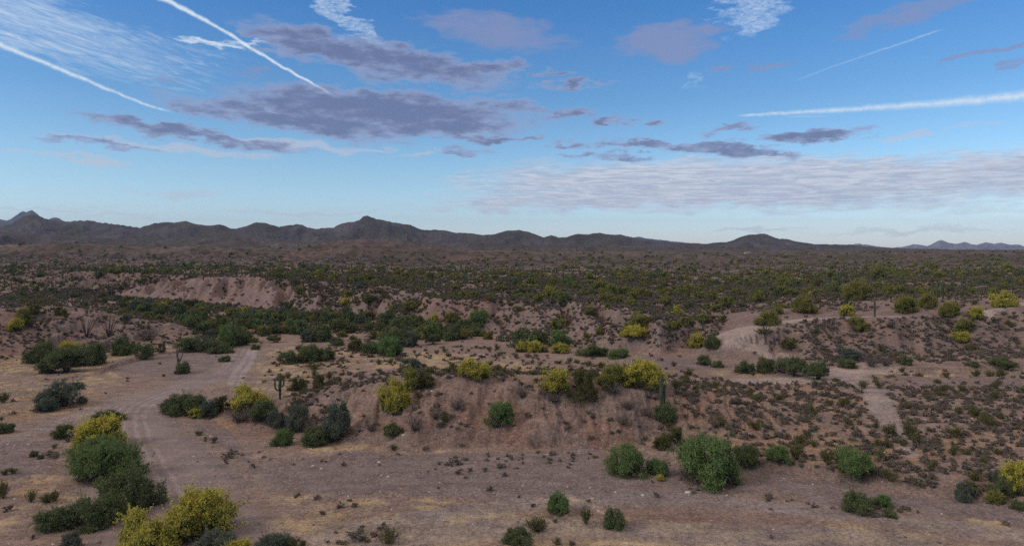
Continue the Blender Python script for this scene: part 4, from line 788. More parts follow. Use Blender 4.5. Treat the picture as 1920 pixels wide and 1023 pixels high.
# ---- scattered plants
ROADS = [([(350, 1040), (300, 940), (262, 860), (240, 800), (250, 765), (300, 740), (380, 715), (435, 695), (452, 672), (462, 652)], 5.5),          ([(1390, 712), (1480, 712), (1560, 700), (1625, 692)], 4.0), ([(1560, 700), (1620, 722), (1645, 745), (1655, 775), (1680, 805)], 2.0), ([(1560, 700), (1500, 694), (1470, 680), (1455, 668)], 3.5)]
ROADW = [([hit(*p)[:2] for p in P], w) for P, w in ROADS] + [(RAMPP[:6], 5.5), (RAMPP[5:], 2.4)]
Z_FLAT = [(1180, 716), (1330, 722), (1500, 718), (1600, 722), (1930, 728), (2100, 735), (2100, 960), (1800, 925), (1640, 900), (1440, 868), (1330, 850), (1290, 800), (1260, 760)]
Z_RHILL = [(1410, 660), (1450, 615), (1520, 598), (1700, 596), (1850, 590), (2100, 560), (2100, 672), (1920, 672), (1600, 684), (1470, 690)]
Z_CSLOPE = [(930, 640), (960, 590), (1060, 555), (1260, 560), (1360, 600), (1340, 640), (1270, 655), (1180, 650)]
Z_VALLEY = [(190, 560), (260, 568), (340, 592), (350, 572), (390, 572), (385, 594), (560, 590), (700, 600), (800, 616), (900, 622), (1050, 648), (1180, 668), (1080, 676), (900, 645), (760, 650), (620, 640), (480, 648), (400, 655), (330, 600), (250, 585)]
Z_TANB = [(480, 655), (700, 650), (900, 650), (1180, 690), (1920, 692), (1920, 724), (1500, 715), (1180, 712), (900, 702), (700, 700), (560, 735), (470, 700)]
Z_MTOP = [(540, 745), (640, 700), (800, 692), (1000, 690), (1250, 700), (1420, 720), (1330, 740), (1050, 712), (900, 708), (760, 715), (640, 745), (600, 790), (560, 790)]
Z_MFACE = [(600, 740), (760, 712), (1060, 708), (1250, 715), (1300, 760), (1280, 840), (1150, 830), (960, 800), (780, 810), (640, 830), (560, 815)]
Z_LHILL = [(-200, 590), (150, 575), (260, 592), (380, 632), (330, 645), (220, 660), (60, 668), (-200, 690)]
Z_BARE = [(195, 554), (300, 528), (470, 514), (560, 545), (540, 580), (400, 568)]
Z_WASH = [(470, 845), (1130, 845), (1300, 885), (1700, 935), (2000, 1000), (2000, 1100), (500, 1100), (560, 930), (300, 900)]
Z_BEDSHRUB = [(860, 850), (960, 845), (1130, 850), (1110, 880), (960, 890), (800, 905), (780, 880)]
Z_TUFTS = [([(480, 918), (640, 925), (700, 960), (660, 985), (560, 950), (490, 935)], .30), ([(620, 985), (720, 985), (730, 1020), (610, 1020)], .5), ([(1430, 930), (1570, 945), (1560, 965), (1430, 955)], .35), ([(1620, 955), (1740, 940), (1740, 970), (1620, 980)], .35), ([(1820, 960), (1900, 960), (1900, 985), (1820, 985)], .15), ([(1290, 915), (1440, 915), (1440, 940), (1300, 935)], .25),
           ([(560, 850), (760, 850), (780, 880), (600, 880)], .12), ([(380, 820), (560, 850), (560, 880), (420, 870)], .12), ([(940, 935), (1120, 930), (1100, 965), (960, 960)], .15)]
Z_UPW = [(250, 665), (450, 650), (520, 660), (480, 720), (300, 760), (240, 800), (60, 860), (-100, 900), (-100, 680)]
def scatter(seed, n_per, y0, y1, fn, umax=0.79):
    """uniform world candidates at n_per per m2; fn(x,y,z,px,py,n1,n2)->relative density"""
    rs = np.random.RandomState(seed); A = umax * (y1 * y1 - y0 * y0); n = int(A * n_per)
    y = np.sqrt(y0 * y0 + rs.rand(n) * (y1 * y1 - y0 * y0)); x = (rs.rand(n) * 2 - 1) * umax * y
    z = gz(x, y); px, py = proj(x, y, z); n1 = fbm(x / 12, y / 12, 201, 3); n2 = 1.5 * fbm(x / 60, y / 45, 203, 4)
    ok = rs.rand(n) < fn(x, y, z, px, py, n1, n2)
    x, y, z = x[ok], y[ok], z[ok]
    for P, w in ROADW:
        if y0 < 330:
            d, s, t = pdist(x, y, P); k = d > w; x, y, z = x[k], y[k], z[k]
    for h_ in PL[:len(HAND)]:
        if h_[4] > 1.2 and y0 < 260:
            k = (x - h_[1]) ** 2 + (y - h_[2]) ** 2 > (h_[4] * .75) ** 2; x, y, z = x[k], y[k], z[k]
    return x, y, z, rs
I = inpoly
def dens_burs(x, y, z, px, py, n1, n2):
    d = np.full(x.shape, 0.012); fl = I(px, py, Z_FLAT); rh = I(px, py, Z_RHILL) | I(px, py, Z_CSLOPE)
    stp = np.abs(gz(x, y + 3) - gz(x, y - 3)) / 6 + np.abs(gz(x + 3, y) - gz(x - 3, y)) / 6
    d = np.where(y > 225, np.clip(.65 + 1.3 * n1 + .6 * n2, .1, 1) * np.where(stp > .10, 1.0, .5), d)
    d = np.where(I(px, py, Z_TANB), 0.20 * np.clip(.6 + 1.6 * n1, 0, 1.2), d); d = np.where(fl, np.clip(.95 + 1.2 * n1, .25, 1) * np.where(py > 810, .8, 1), d)
    d = np.where(rh, .95 * np.clip(.85 + .9 * n1, .2, 1), d); d = np.where(I(px, py, Z_MFACE), .30 * np.clip(1 + 2 * n1, 0, 2), d); d = np.where(I(px, py, Z_MTOP), .7, d)
    d = np.where(I(px, py, Z_LHILL), .55 * np.clip(.8 + 1.4 * n1, 0, 1), d); d = np.where(I(px, py, Z_BARE), .05, d); d = np.where(I(px, py, Z_BEDSHRUB), .45, d)
    d = np.where(I(px, py, Z_WASH) & ~I(px, py, Z_BEDSHRUB), .020 * np.clip(1 + 3 * n1, 0, 3) * .5, d); d = np.where(I(px, py, Z_UPW), .012, d)
    for Zp, k in Z_TUFTS: d = np.where(I(px, py, Zp), k, d)
    return d
def dens_creo(x, y, z, px, py, n1, n2):
    stp = np.abs(gz(x, y + 3) - gz(x, y - 3)) / 6 + np.abs(gz(x + 3, y) - gz(x - 3, y)) / 6
    d = np.where(y > 225, np.where(stp > .10, .9, .35) * np.clip(.8 + 1.5 * n1, 0, 1), .02); d = np.where(I(px, py, Z_TANB), .45 * np.clip(.7 + 1.5 * n1, 0, 1), d); d = np.where(I(px, py, Z_FLAT), .75 * np.clip(.7 + 1.5 * n1, 0.05, 1), d)
    d = np.where(I(px, py, Z_RHILL), .30, d); d = np.where(I(px, py, Z_CSLOPE), .3, d); d = np.where(I(px, py, Z_MTOP), .85, d); d = np.where(I(px, py, Z_MFACE), .22, d); d = np.where(I(px, py, Z_LHILL), .25, d)
    d = np.where(I(px, py, Z_BARE), .03, d); d = np.where(I(px, py, Z_WASH), .004, d); d = np.where(I(px, py, Z_UPW), .007, d); return d
def dens_mesq(x, y, z, px, py, n1, n2):
    v = I(px, py, Z_VALLEY); d = np.where(v, .75 * np.clip(.9 + 1.2 * n1, .2, 1), 0.0); pl = (y > 235) & (z > 4)
    d = np.where(pl & ~v, .10 * np.clip(.8 + 2 * n2, 0, 1.5), d); d = np.where((y > 440) & (px < 620), .40 * np.clip(.8 + 2 * n2, .1, 1), d); d = np.where(I(px, py, Z_BARE), 0, d)
    d = np.where((y > 225) & (z <= 4) & ~v, .12, d); return d * np.where((y > 600) & (px < 1050), .35, 1) * np.where((y > 650) & (z > 20), .6, 1)
def dens_oly(x, y, z, px, py, n1, n2):
    v = I(px, py, Z_VALLEY); d = np.where(v, .34, 0.0); d = np.where((y > 225) & ~v, .85 * np.clip(.50 + .9 * n1 + 2.0 * n2, .04, 1) * np.clip(.35 + (px - 300) / 900, .35, 1), d)
    d = np.where(I(px, py, Z_RHILL), .08, d); d = np.where(I(px, py, Z_CSLOPE), .25, d); d = np.where(I(px, py, Z_BARE), .0, d); return d * np.where((y > 600) & (px < 1050), .35, 1) * np.where((y > 650) & (z > 20), .4, 1)
GL = {'burs': [(lambda px, py, y: I(px, py, Z_FLAT), 'small grey-brown bursage mound on the flat right of the mound', 'bursage on the flat right of the mound'),
               (lambda px, py, y: I(px, py, Z_RHILL), 'small dark bursage shrub dotting the face of the right hill', 'bursage on the right hill'),
               (lambda px, py, y: I(px, py, Z_CSLOPE), 'small dark bursage shrub on the slope left of the dirt ramp', 'bursage on the slope left of the ramp'),
               (lambda px, py, y: I(px, py, Z_LHILL), 'small dark shrub on the pink slope of the left hill', 'shrubs on the left hill'),
               (lambda px, py, y: I(px, py, Z_MFACE) | I(px, py, Z_MTOP), 'small grey shrub growing on the central mound', 'small shrubs on the central mound'),
               (lambda px, py, y: I(px, py, Z_WASH), 'low brown tuft on the gravel of the near wash', 'low tufts in the near wash'),
               (lambda px, py, y: I(px, py, Z_TANB), 'small grey-brown shrub on the tan grass behind the mound', 'small shrubs behind the mound'),
               (lambda px, py, y: py > 640, 'small brown tuft on the sand at left', 'tufts on the left sand'), (lambda px, py, y: y > 0, 'small shrub among the scrub on the far bluff and plateau', 'small shrubs on the far bluff')],
      'creo': [(lambda px, py, y: I(px, py, Z_FLAT), 'open olive-brown creosote among bursage right of the mound', 'creosotes right of the mound'),
               (lambda px, py, y: I(px, py, Z_MFACE) | I(px, py, Z_MTOP), 'olive-brown creosote on the central mound', 'creosotes on the central mound'),
               (lambda px, py, y: I(px, py, Z_TANB), 'olive-brown creosote on the tan grass behind the mound', 'creosotes behind the mound'),
               (lambda px, py, y: I(px, py, Z_RHILL) | I(px, py, Z_CSLOPE), 'olive-brown creosote on the slopes beside the dirt ramp', 'creosotes on the slopes beside the ramp'),
               (lambda px, py, y: I(px, py, Z_LHILL), 'olive-brown creosote on the left hill', 'creosotes on the left hill'), (lambda px, py, y: y > 0, 'small olive-brown creosote scattered over the desert floor', 'creosotes scattered over the desert')],
      'mesq': [(lambda px, py, y: I(px, py, Z_VALLEY), 'dark green mesquite in the crowded valley behind the wash', 'mesquites in the green valley'), (lambda px, py, y: y > 0, 'dark green tree scattered over the bluff and plateau', 'dark green trees on the plateau')],
      'oly': [(lambda px, py, y: I(px, py, Z_VALLEY), 'olive palo verde among the mesquites of the valley', 'palo verdes in the valley'), (lambda px, py, y: (y > 0) & (px > 960), 'dull olive palo verde on the right-hand plateau', 'palo verdes on the right plateau'),
              (lambda px, py, y: y > 0, 'dull olive palo verde on the bluff at left', 'palo verdes on the left bluff')]}
POOL = {}
def pool(key, xs, ys, zs, rad, hgt, rs):
    POOL.setdefault(key, []).append(np.stack([xs, ys, zs, rad, hgt, rs.rand(len(xs)) * 6.283], -1))
for sd_, dn, y0, y1 in ((301, .72, 55, 260), (302, .80, 260, 430), (303, .13, 430, 900)):
    x, y, z, rs = scatter(sd_, dn, y0, y1, dens_burs); r = (.40 + .55 * rs.rand(len(x)) ** 1.4) * (1 + .35 * (y > 250)); r = np.where(I(*proj(x, y, z), Z_WASH) | I(*proj(x, y, z), Z_UPW), r * .75, r); pool('burs', x, y, z, r, r * (.55 + .5 * rs.rand(len(x))), rs)
for sd_, dn, y0, y1 in ((311, .055, 55, 260), (312, .14, 260, 600)):
    x, y, z, rs = scatter(sd_, dn, y0, y1, dens_creo); r = .65 + .8 * rs.rand(len(x)) ** 1.5; pool('creo', x, y, z, r, r * (1.0 + .55 * rs.rand(len(x))), rs)
for sd_, dn, y0, y1 in ((321, .016, 180, 520), (322, .007, 520, 1400), (323, .0022, 1400, 3000)):
    x, y, z, rs = scatter(sd_, dn, y0, y1, dens_mesq, .77); r = (2.0 + 2.2 * rs.rand(len(x))) * np.where(I(*proj(x, y, z), Z_VALLEY), 1.08, .80); pool('mesq', x, y, z, r, r * (.95 + .45 * rs.rand(len(x))), rs)
for sd_, dn, y0, y1 in ((331, .013, 180, 520), (332, .0052, 520, 1400), (333, .0022, 1400, 3000)):
    x, y, z, rs = scatter(sd_, dn, y0, y1, dens_oly, .77); r = 1.1 + 2.3 * rs.rand(len(x)) ** 1.8; pool('oly', x, y, z, r, r * (1.0 + .45 * rs.rand(len(x))), rs)
    if sd_ == 331: k = rs.rand(len(x)) < .025; pool('yel', x[k] + 3, y[k], gz(x[k] + 3, y[k]), r[k], r[k] * 1.2, rs)

def visible(A):
    """does the top of the plant clear the terrain, inside the frame"""
    x, y, z, r, h = A[:, 0], A[:, 1], A[:, 2], A[:, 3], A[:, 4]; zt = z + h * .8
    px, py = proj(x, y, zt); ok = (px > -5) & (px < 1925) & (py < 1022) & (py > 300)
    for t in np.linspace(.25, .992, 46):
        ok &= (HC + (zt - HC) * t) > gz(x * t, y * t) - .05
    return ok
GROUPSRC = {}
def place(kind, x, y, z, r, h, rot, lab, grp, lod, idx):
    nm, cat = KIND[kind]; sink = -0.06 * h
    if lod == 'near' and kind in NEAR:
        parts = NEAR[kind][idx % len(NEAR[kind])]; o = bpy.data.objects.new(nm, None); COL.objects.link(o); o.empty_display_size = .5
        for pn in ('trunk', 'crown', 'blossom'):
            if parts[pn] is not None: link(pn, parts[pn], o)
    else:
        L_ = (FAR if lod == 'far' and kind in FAR else MID)[kind]; o = link(nm, L_[idx % len(L_)]); GROUPSRC.setdefault((kind, lod if kind in FAR else 'mid', idx % len(L_)), o)
    o.location = (x, y, z + sink); o.rotation_euler = (0, 0, rot); o.scale = (r, r, h)
    return tag(o, lab, cat, grp)
for n_, (k, x, y, z, r, h, rot, lab, grp) in enumerate(PL):
    wpx = 2 * r / y * F
    place(k, x, y, z, r, h, rot, lab, grp, 'near' if wpx > 36 and y < 330 else 'mid', n_)
counts = {}
for p in PL: counts[KIND[p[0]][0]] = counts.get(KIND[p[0]][0], 0) + 1

def stuff(name, label, cat, kind, A, far):
    """everything beyond the individually built plants of a kind: one object of scattered instances"""
    lib = (FAR if far and kind in FAR else MID)[kind]; lod = 'far' if (far and kind in FAR) else 'mid'
    srcs = [GROUPSRC[(kind, lod, i)] for i in range(len(lib)) if (kind, lod, i) in GROUPSRC]
    me = bpy.data.meshes.new(name); me.vertices.add(len(A)); P = A[:, :3].copy(); P[:, 2] -= .06 * A[:, 4]; me.vertices.foreach_set('co', P.astype(np.float32).ravel())
    a = me.attributes.new('size', 'FLOAT_VECTOR', 'POINT'); a.data.foreach_set('vector', np.stack([A[:, 3], A[:, 3], A[:, 4]], -1).astype(np.float32).ravel())
    a = me.attributes.new('turn', 'FLOAT_VECTOR', 'POINT'); tv = np.zeros((len(A), 3), np.float32); tv[:, 2] = A[:, 5]; a.data.foreach_set('vector', tv.ravel())
    a = me.attributes.new('pick', 'INT', 'POINT'); a.data.foreach_set('value', (np.arange(len(A)) % len(srcs)).astype(np.int32))
    o = link(name, me); tag(o, label, cat, kind='stuff')
    g = bpy.data.node_groups.new(name, 'GeometryNodeTree'); g.interface.new_socket('Geometry', in_out='INPUT', socket_type='NodeSocketGeometry'); g.interface.new_socket('Geometry', in_out='OUTPUT', socket_type='NodeSocketGeometry')
    gi, go = g.nodes.new('NodeGroupInput'), g.nodes.new('NodeGroupOutput'); jn = g.nodes.new('GeometryNodeJoinGeometry')
    def na(nm, dt):
        q = g.nodes.new('GeometryNodeInputNamedAttribute'); q.data_type = dt; q.inputs[0].default_value = nm; return q.outputs[0]
    sz, tn, pk = na('size', 'FLOAT_VECTOR'), na('turn', 'FLOAT_VECTOR'), na('pick', 'INT')
    for i, so in enumerate(srcs):
        ip = g.nodes.new('GeometryNodeInstanceOnPoints'); oi = g.nodes.new('GeometryNodeObjectInfo'); oi.inputs['Object'].default_value = so; oi.inputs['As Instance'].default_value = True
        cmpn = g.nodes.new('FunctionNodeCompare'); cmpn.data_type = 'INT'; cmpn.operation = 'EQUAL'; cmpn.inputs[3].default_value = i
        g.links.new(pk, cmpn.inputs[2]); g.links.new(gi.outputs[0], ip.inputs['Points']); g.links.new(cmpn.outputs[0], ip.inputs['Selection']); g.links.new(oi.outputs['Geometry'], ip.inputs['Instance'])
        g.links.new(tn, ip.inputs['Rotation']); g.links.new(sz, ip.inputs['Scale']); g.links.new(ip.outputs[0], jn.inputs[0])
    g.links.new(jn.outputs[0], go.inputs[0]); md = o.modifiers.new('scatter', 'NODES'); md.node_group = g
    return o
REG = [(Z_FLAT, [(1400, 'on the flat close to the mound'), (1640, 'on the flat left of the foot path'), (3000, 'on the flat right of the foot path')]), (Z_RHILL, [(1640, 'on the right hill beside the dirt ramp'), (3000, 'on the right hill toward the right edge')]),
       (Z_CSLOPE, [(3000, 'on the slope left of the dirt ramp')]), (Z_LHILL, [(3000, 'on the pink left hill')]), (Z_MTOP, [(780, 'on the left shoulder of the mound'), (3000, 'on the crest of the mound')]), (Z_MFACE, [(820, 'low on the left side of the mound'), (3000, 'on the bare face of the mound')]),
       (Z_WASH, [(3000, 'on the near gravel wash')]), (Z_TANB, [(900, 'on the tan grass right of the saguaro'), (1250, 'on the tan grass behind the mound crest'), (3000, 'on the strip below the dirt ramp')]),
       (Z_VALLEY, [(480, 'at the left end of the green valley'), (700, 'in the middle of the green valley'), (900, 'in the green valley below the gullied bluff'), (3000, 'at the right end of the green valley')])]
NOUN = {'burs': 'grey-brown bursage', 'creo': 'olive-brown creosote', 'mesq': 'green mesquite', 'oly': 'dull olive palo verde', 'yel': 'bright yellow palo verde'}
def region_label(kind, lab, grp, px, py, y, r):
    where = None
    for Zp, subs in REG:
        if inpoly(np.array([px]), np.array([py]), Zp)[0]:
            where = next(t for lim, t in subs if px < lim); break
    if where is None:
        if y < 225: where = 'on the open sand at left' if px < 480 else 'on open ground beyond the mound'
        else:
            side = 'above the left hill' if px < 300 else 'near the bare pink slope' if px < 570 else 'on the gullied bluff' if px < 800 else 'above the red cutbank' if px < 960 else 'above the slope left of the ramp' if px < 1340 else 'above the dirt ramp' if px < 1620 else 'above the right hill'
            where = side + (', near its rim' if y < 330 else ', farther back' if y < 600 else ', far back on the plain')
    lo, hi = {'burs': (.6, .95), 'creo': (1.0, 1.4), 'mesq': (2.4, 3.6), 'oly': (1.9, 2.7), 'yel': (1.9, 2.7)}[kind]
    sz = 'small' if r < lo else 'large' if r > hi else 'mid-sized'
    return sz + ' ' + NOUN[kind] + ' ' + where, sz + ' ' + NOUN[kind] + ' plants ' + where
LIMIT = {'burs': 300, 'creo': 300, 'mesq': 300, 'oly': 300, 'yel': 60}
STF = {'burs': ('bursage_scrub', 'low grey-brown bursage scrub covering the flats, slopes and plateau'), 'creo': ('creosote_scrub', 'olive-brown creosote scrub spread over the flats and plateau'),
       'mesq': ('mesquite_woodland', 'dark green mesquite woodland on the plateau and toward the hills'), 'oly': ('palo_verde_woodland', 'dull olive palo verde woodland on the plateau')}
for kind in ('burs', 'creo', 'mesq', 'oly', 'yel'):
    A = np.concatenate(POOL[kind]); vis = visible(A); A = A[vis | (np.random.RandomState(9).rand(len(A)) < .35)]; vis = visible(A)
    score = np.where(vis, A[:, 3] / A[:, 1], 0); order = np.argsort(-score)
    nmx = LIMIT[kind] - (counts.get(KIND[kind][0], 0) if kind != 'oly' else counts.get('palo_verde_tree', 0) + 60)
    if kind == 'yel': nmx = min(60, len(A))
    top = order[:max(nmx, 0)]; top = top[score[top] > 0]; rest = np.setdiff1d(np.arange(len(A)), top)
    for n_, i in enumerate(top):
        x, y, z, r, h, rot = A[i]; px, py = proj(x, y, z)
        lab, grp = 'bright yellow palo verde in bloom among the trees beyond the wash', 'yellow palo verdes beyond the wash'
        if kind in GL:
            for fn, lab, grp in GL[kind]:
                if np.all(fn(np.array([px]), np.array([py]), np.array([y]))): break
        lab, grp = region_label(kind, lab, grp, px, py, y, r)
        kk = kind
        if kind == 'mesq' and y < 420: kk = ('mesq', 'tree', 'bright', 'mesq', 'blue', 'mesq', 'drk')[n_ % 7]
        place(kk, x, y, z, r, h, rot, lab, grp, 'mid' if (n_ < nmx - 8 or kind not in FAR) else 'far', n_)
    if kind in STF and len(rest):
        B = A[rest]; nm, lb = STF[kind]; cut_ = {'burs': 170, 'creo': 200, 'mesq': 420, 'oly': 420}[kind]
        nr_ = B[:, 1] < cut_
        nb = len(MID[kind]); 
        stuff(nm, lb + ', nearer part', 'scrub' if kind in ('burs', 'creo') else 'woodland', kind, B[nr_], False); stuff(nm, lb + ', farther part', 'scrub' if kind in ('burs', 'creo') else 'woodland', kind, B[~nr_], True)

# ------------------------------------------------------------------ saguaros, ocotillos, snag, rocks, houses
def saguaro_meshes(seed, arms):
    rs = np.random.RandomState(seed); pm = PM(); zz = np.array([-.03, .1, .3, .55, .8, .93, .985, 1.0]); rr = np.array([.036, .040, .046, .050, .048, .040, .024, .004])
    pm.tube(np.stack([0 * zz, 0 * zz, zz], -1), rr, 0, 20, .5, .07); st = pm.build('saguaro_stem', [M_CAC]); am = []
    for i in range(arms):
        a = (0.0, 3.14, 1.7, 4.6, .8)[i] + rs.normal() * .25; z0 = .36 + .16 * rs.rand(); out = .13 + .05 * rs.rand(); tp = z0 + .28 + .28 * rs.rand(); c, s_ = math.cos(a), math.sin(a)
        pts = [(.03 * c, .03 * s_, z0), (out * .6 * c, out * .6 * s_, z0 - .005), (out * c, out * s_, z0 + .06), (out * 1.08 * c, out * 1.08 * s_, z0 + .14), (out * 1.1 * c, out * 1.1 * s_, tp - .05), (out * 1.1 * c, out * 1.1 * s_, tp - .012), (out * 1.1 * c, out * 1.1 * s_, tp)]
        q = PM(); q.tube(pts, [.026, .030, .033, .033, .031, .020, .003], 0, 14, .5, .07); am.append(q.build('saguaro_arm', [M_CAC]))
    return st, am
SAG = [saguaro_meshes(400 + i, (4, 0, 2, 1, 3, 0)[i]) for i in range(6)]
def saguaro(px, py, hpx, v, lab, grp=None, p=None, hm=None, rot=0.0):
    p = p or hit(px, py)
    if p is None: return
    hm = hm or min(hpx * p[1] / F, 11)
    o = bpy.data.objects.new('saguaro_cactus', None); COL.objects.link(o); st, am = SAG[v]; link('stem', st, o)
    for a in am: link('arm', a, o)
    o.location = (p[0], p[1], p[2] - .02 * hm); o.rotation_euler = (0, 0, rot); o.scale = (hm * 1.05,) * 3; tag(o, lab, 'cactus', grp)
saguaro(525, 748, 48, 0, 'dark many-armed saguaro at the left tip of the mound beside an olive bush')
saguaro(1240, 768, 66, 5, 'pale green saguaro at the right end of the mound beside the yellow-green tree'); saguaro(1246, 765, 40, 1, 'shorter pale stem growing against the pale saguaro on the mound')
for px, py, h, v in [(1228, 600, 24, 1), (1640, 594, 34, 1), (1757, 566, 36, 2), (1768, 560, 34, 1), (1870, 556, 30, 1), (1855, 560, 22, 3), (1840, 560, 18, 1), (1572, 532, 24, 2), (1586, 522, 20, 1), (1745, 500, 14, 1), (1858, 520, 16, 1), (682, 560, 20, 1), (665, 565, 16, 1), (125, 562, 22, 1), (173, 552, 18, 3), (105, 556, 22, 1), (8, 545, 24, 1), (345, 562, 14, 1), (83, 558, 12, 1), (1318, 620, 26, 1), (976, 520, 16, 1), (1073, 530, 14, 1), (1290, 545, 18, 1), (1195, 590, 18, 1), (1412, 555, 20, 2), (1690, 540, 24, 1), (1805, 545, 24, 1), (700, 525, 14, 1), (760, 545, 16, 1), (890, 535, 16, 1), (210, 556, 18, 1)]:
    saguaro(px, py, h, v, 'distant dark saguaro standing above the scrub beyond the wash', 'distant saguaros beyond the wash', rot=px * 1.7)
x, y, z, rs = scatter(441, .0009, 300, 1300, lambda x, y, z, px, py, n1, n2: (z > 5) * .8)
A = np.stack([x, y, z, x * 0 + .5, 4 + 3 * rs.rand(len(x))], -1); vi = visible(A); A = A[vi]; A = A[np.argsort(A[:, 1])][:140]
for i, a in enumerate(A): saguaro(0, 0, 0, (1, 1, 5, 2, 3)[i % 5], 'distant dark saguaro standing above the scrub beyond the wash', 'distant saguaros beyond the wash', tuple(a[:3]), a[4], rot=i)
def wand(name, px, py, hpx, n, splay, lab, cat, r=.02, seed=1, m=None):
    p = hit(px, py); hm = hpx * p[1] / F; rs = np.random.RandomState(seed); pm = PM()
    for i in range(n):
        a = i / n * 6.28 + rs.rand(); s_ = splay * (.35 + .65 * rs.rand()); e = np.array([s_ * math.cos(a), s_ * math.sin(a) * .6, .75 + .3 * rs.rand()])
        pm.tube([(0, 0, -.05), e * [.35, .35, .3], e * [.75, .75, .7], e], [r, r * .9, r * .7, r * .35], 0, 5)
    o = link(name, pm.build(name, [m or M_BARK])); o.location = p; o.scale = (hm,) * 3; tag(o, lab, cat)
wand('ocotillo', 162, 632, 44, 9, .55, 'bare branching ocotillo on the left hill, left of a pair', 'shrub', .016, 3); wand('ocotillo', 204, 632, 46, 10, .50, 'bare branching ocotillo on the left hill, right of a pair', 'shrub', .016, 8)
wand('dead_snag', 334, 682, 27, 4, .42, 'bare forked dead snag standing over the dark bush on the gravel', 'snag', .055, 12, M_DEAD)
wand('leaning_trunk', 1436, 622, 20, 4, .7, 'bare leaning dark branches beside the bend of the dirt ramp', 'snag', .05, 5)
def rock_mesh(seed, m):
    rs = np.random.RandomState(seed); V = []; 
    nu, nv = 9, 6
    for j in range(nv):
        for i in range(nu):
            th = math.pi * (j + .5) / nv; ph = 2 * math.pi * i / nu; d = np.array([math.sin(th) * math.cos(ph), math.sin(th) * math.sin(ph), math.cos(th)])
            V.append(d * (0.8 + .3 * rs.rand()) * [1, .8, .6])
    L = []; S_ = []
    for j in range(nv - 1):
        for i in range(nu): L += [j * nu + i, (j + 1) * nu + i, (j + 1) * nu + (i + 1) % nu, j * nu + (i + 1) % nu]; S_.append(4)
    L += list(range(nu)); S_.append(nu); L += [(nv - 1) * nu + i for i in range(nu)][::-1]; S_.append(nu)
    me = mesh_from('rock', V, L, S_, False); me.materials.append(m); return me
RK = [rock_mesh(i, M_ROCK) for i in range(4)]; PB = [rock_mesh(20 + i, M_PEB) for i in range(4)]
for i, (px, py, w) in enumerate([(1290, 923, 14), (1154, 922, 7), (1049, 907, 5), (1064, 912, 5), (1106, 914, 5), (728, 893, 8), (715, 891, 6), (711, 866, 9), (587, 873, 8), (603, 878, 7), (757, 815, 10), (653, 929, 6), (638, 942, 5), (805, 922, 5), (1111, 934, 6), (970, 929, 5), (267, 779, 7), (395, 817, 7), (394, 904, 5), (887, 982, 5), (1363, 928, 6), (1524, 907, 6), (1470, 896, 5), (1766, 963, 6), (810, 733, 9), (785, 732, 7), (780, 750, 5), (1184, 803, 4), (428, 763, 5), (1330, 686, 4), (12, 700, 10), (1122, 957, 8), (1450, 992, 6), (752, 916, 4), (916, 988, 4), (690, 898, 4), (343, 862, 4), (430, 857, 4)]):
    p = hit(px, py)
    if p is None: continue
    o = link('rock', RK[i % 4]); s_ = max(w * p[1] / F * .5, .12); o.location = p; o.scale = (s_, s_, s_ * .8); o.rotation_euler = (0, 0, i * 1.3)
    tag(o, ['largest pale rock lying on the wash below the biggest round tree', 'pale rock on the gravel left of the largest rock'][i] if i < 2 else 'small pale stone lying loose on the gravel or sand', 'rock', None if i < 2 else 'small pale stones')
pbo = []
for i in range(4):
    p = hit(900 + 40 * i, 900 + 8 * i); o = link('rock', PB[i]); o.location = p; o.scale = (.2, .17, .13); tag(o, 'small dark cobble in the gravel of the near wash', 'rock', 'dark cobbles in the near wash'); GROUPSRC[('peb', 'mid', i)] = o
MID['peb'] = PB
x, y, z, rs = scatter(501, 2.2, 50, 140, lambda x, y, z, px, py, n1, n2: np.where((z < 1.2), np.clip(.35 + 1.2 * n1, .06, 1), .25))
r = .05 + .19 * rs.rand(len(x)) ** 6
stuff('gravel', 'loose gravel and cobbles strewn over the wash', 'gravel', 'peb', np.stack([x, y, z, r, r * .8, rs.rand(len(x)) * 6.28], -1), False)
def tuft(seed):
    rs = np.random.RandomState(seed); pm = PM(); k = 34; a = rs.rand(k) * 6.283; q = np.sqrt(rs.rand(k)) * .8
    pm.leaves(np.stack([q * np.cos(a), q * np.sin(a), .32 + .3 * rs.rand(k)], -1), np.stack([np.cos(a) * .4, np.sin(a) * .4, 0 * a + 2.4], -1), .8, .10, rs, 0, 1.2); return pm.build('straw_tuft', [M_STRAW])
MID['straw'] = [tuft(60 + i) for i in range(3)]
for i, q in enumerate([(30, 925), (640, 972), (1320, 1000)]):
    p = hit(*q); o = link('grass_tuft', MID['straw'][i]); o.location = p; o.scale = (.4, .4, .3); GROUPSRC[('straw', 'mid', i)] = o
    tag(o, ('tuft of dry straw grass on the tan patch at lower left', 'tuft of dry straw grass on the tan patch in the near wash', 'tuft of dry straw grass at the bottom edge right of centre')[i], 'grass')
Z_STRAW = [[(-200, 665), (60, 668), (220, 655), (330, 646), (340, 655), (220, 676), (160, 705), (-200, 700)], [(-300, 728), (120, 716), (215, 700), (240, 712), (175, 742), (150, 775), (-300, 800)], [(470, 650), (700, 655), (860, 672), (1010, 688), (1180, 690), (1180, 712), (900, 700), (720, 692), (640, 700), (560, 715), (540, 745), (470, 735), (490, 690)], [(-300, 900), (110, 892), (150, 905), (160, 928), (90, 950), (60, 1010), (-300, 1023)],
           [(530, 932), (620, 925), (800, 950), (1100, 955), (1300, 985), (1560, 1000), (1920, 1000), (1920, 1060), (700, 1060), (620, 995)], [(1180, 690), (1920, 695), (1920, 720), (1500, 720), (1330, 720), (1200, 712)], [(1250, 780), (1420, 775), (1600, 800), (1760, 850), (1900, 850), (1900, 900), (1700, 880), (1500, 868), (1420, 870), (1280, 815)]]
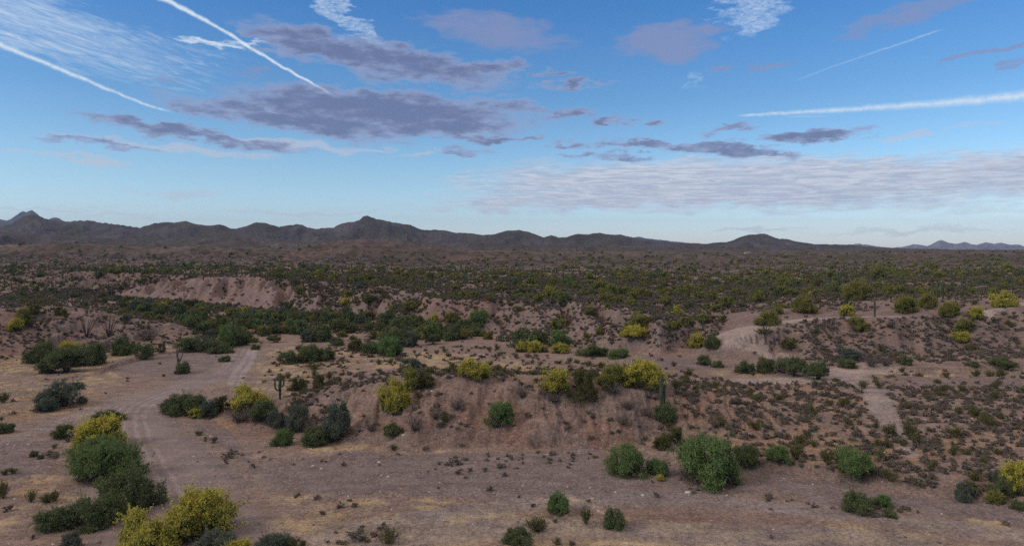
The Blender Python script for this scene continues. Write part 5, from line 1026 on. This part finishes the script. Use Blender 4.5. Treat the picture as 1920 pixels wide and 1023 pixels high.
def d_straw(x, y, z, px, py, n1, n2):
    m = np.zeros(x.shape, bool)
    for Zp in Z_STRAW: m |= I(px, py, Zp)
    return np.where(m, np.clip(.25 + 1.8 * n1, 0, 1), .02)
x, y, z, rs = scatter(507, 1.5, 55, 175, d_straw); r = .16 + .22 * rs.rand(len(x))
stuff('dry_grass', 'short dry straw-coloured grass in patches beside the wash and behind the mound', 'grass', 'straw', np.stack([x, y, z, r, r * (.5 + .5 * rs.rand(len(x))), rs.rand(len(x)) * 6.28], -1), False)
# small houses far out on the plain
M_WALL = plain_mat('house_wall', (0.50, 0.46, 0.42), (0.60, 0.56, 0.52), .4); M_ROOF = plain_mat('house_roof', (0.20, 0.13, 0.10), (0.28, 0.19, 0.15), .4); M_GLASS = plain_mat('house_window', (0.03, 0.035, 0.04), (0.05, 0.055, 0.06), 1, .2)
def boxm(name, x0, x1, y0, y1, z0, z1, m):
    me = mesh_from(name, [(x, y, z) for z in (z0, z1) for x, y in ((x0, y0), (x1, y0), (x1, y1), (x0, y1))], [3, 2, 1, 0, 4, 5, 6, 7, 0, 1, 5, 4, 1, 2, 6, 5, 2, 3, 7, 6, 3, 0, 4, 7], [4] * 6, False); me.materials.append(m); return me
def house(px, D, w, h, lab, pitched):
    x = (px - 960) / F * D; z = float(gz(x, D)[0]); o = bpy.data.objects.new('house', None); COL.objects.link(o); o.location = (x, D, z); tag(o, lab, 'house')
    link('wall', boxm('wall', -w / 2, w / 2, -5, 5, -2, h, M_WALL), o)
    if pitched:
        me = mesh_from('roof', [(-w / 2 - .6, -5.8, h), (w / 2 + .6, -5.8, h), (w / 2 + .6, 5.8, h), (-w / 2 - .6, 5.8, h), (-w / 2 + 2, 0, h + 2.2), (w / 2 - 2, 0, h + 2.2)], [3, 2, 1, 0, 0, 1, 5, 4, 2, 3, 4, 5, 1, 2, 5, 3, 0, 4], [4, 4, 4, 3, 3], False); me.materials.append(M_ROOF); link('roof', me, o)
    else: link('roof', boxm('roof', -w / 2 - .4, w / 2 + .4, -5.4, 5.4, h, h + .5, M_WALL), o)
    for q in (-.3, 0, .3): link('window', boxm('window', w * q - .9, w * q + .9, -5.06, -4.9, 1, 2.3, M_GLASS), o)
house(1334, 1500, 13, 6, 'low white house among trees on the far plain, left of the others', False); house(1342, 1520, 7, 5, 'small white outbuilding beside the low white house on the far plain', False)
house(1402, 1600, 14, 8, 'pale house standing highest on the far plain below the dark hill', True); house(1396, 1560, 8, 5, 'small pale house left below the highest one on the far plain', False); house(1408, 1555, 8, 5, 'small pale house right below the highest one on the far plain', False)
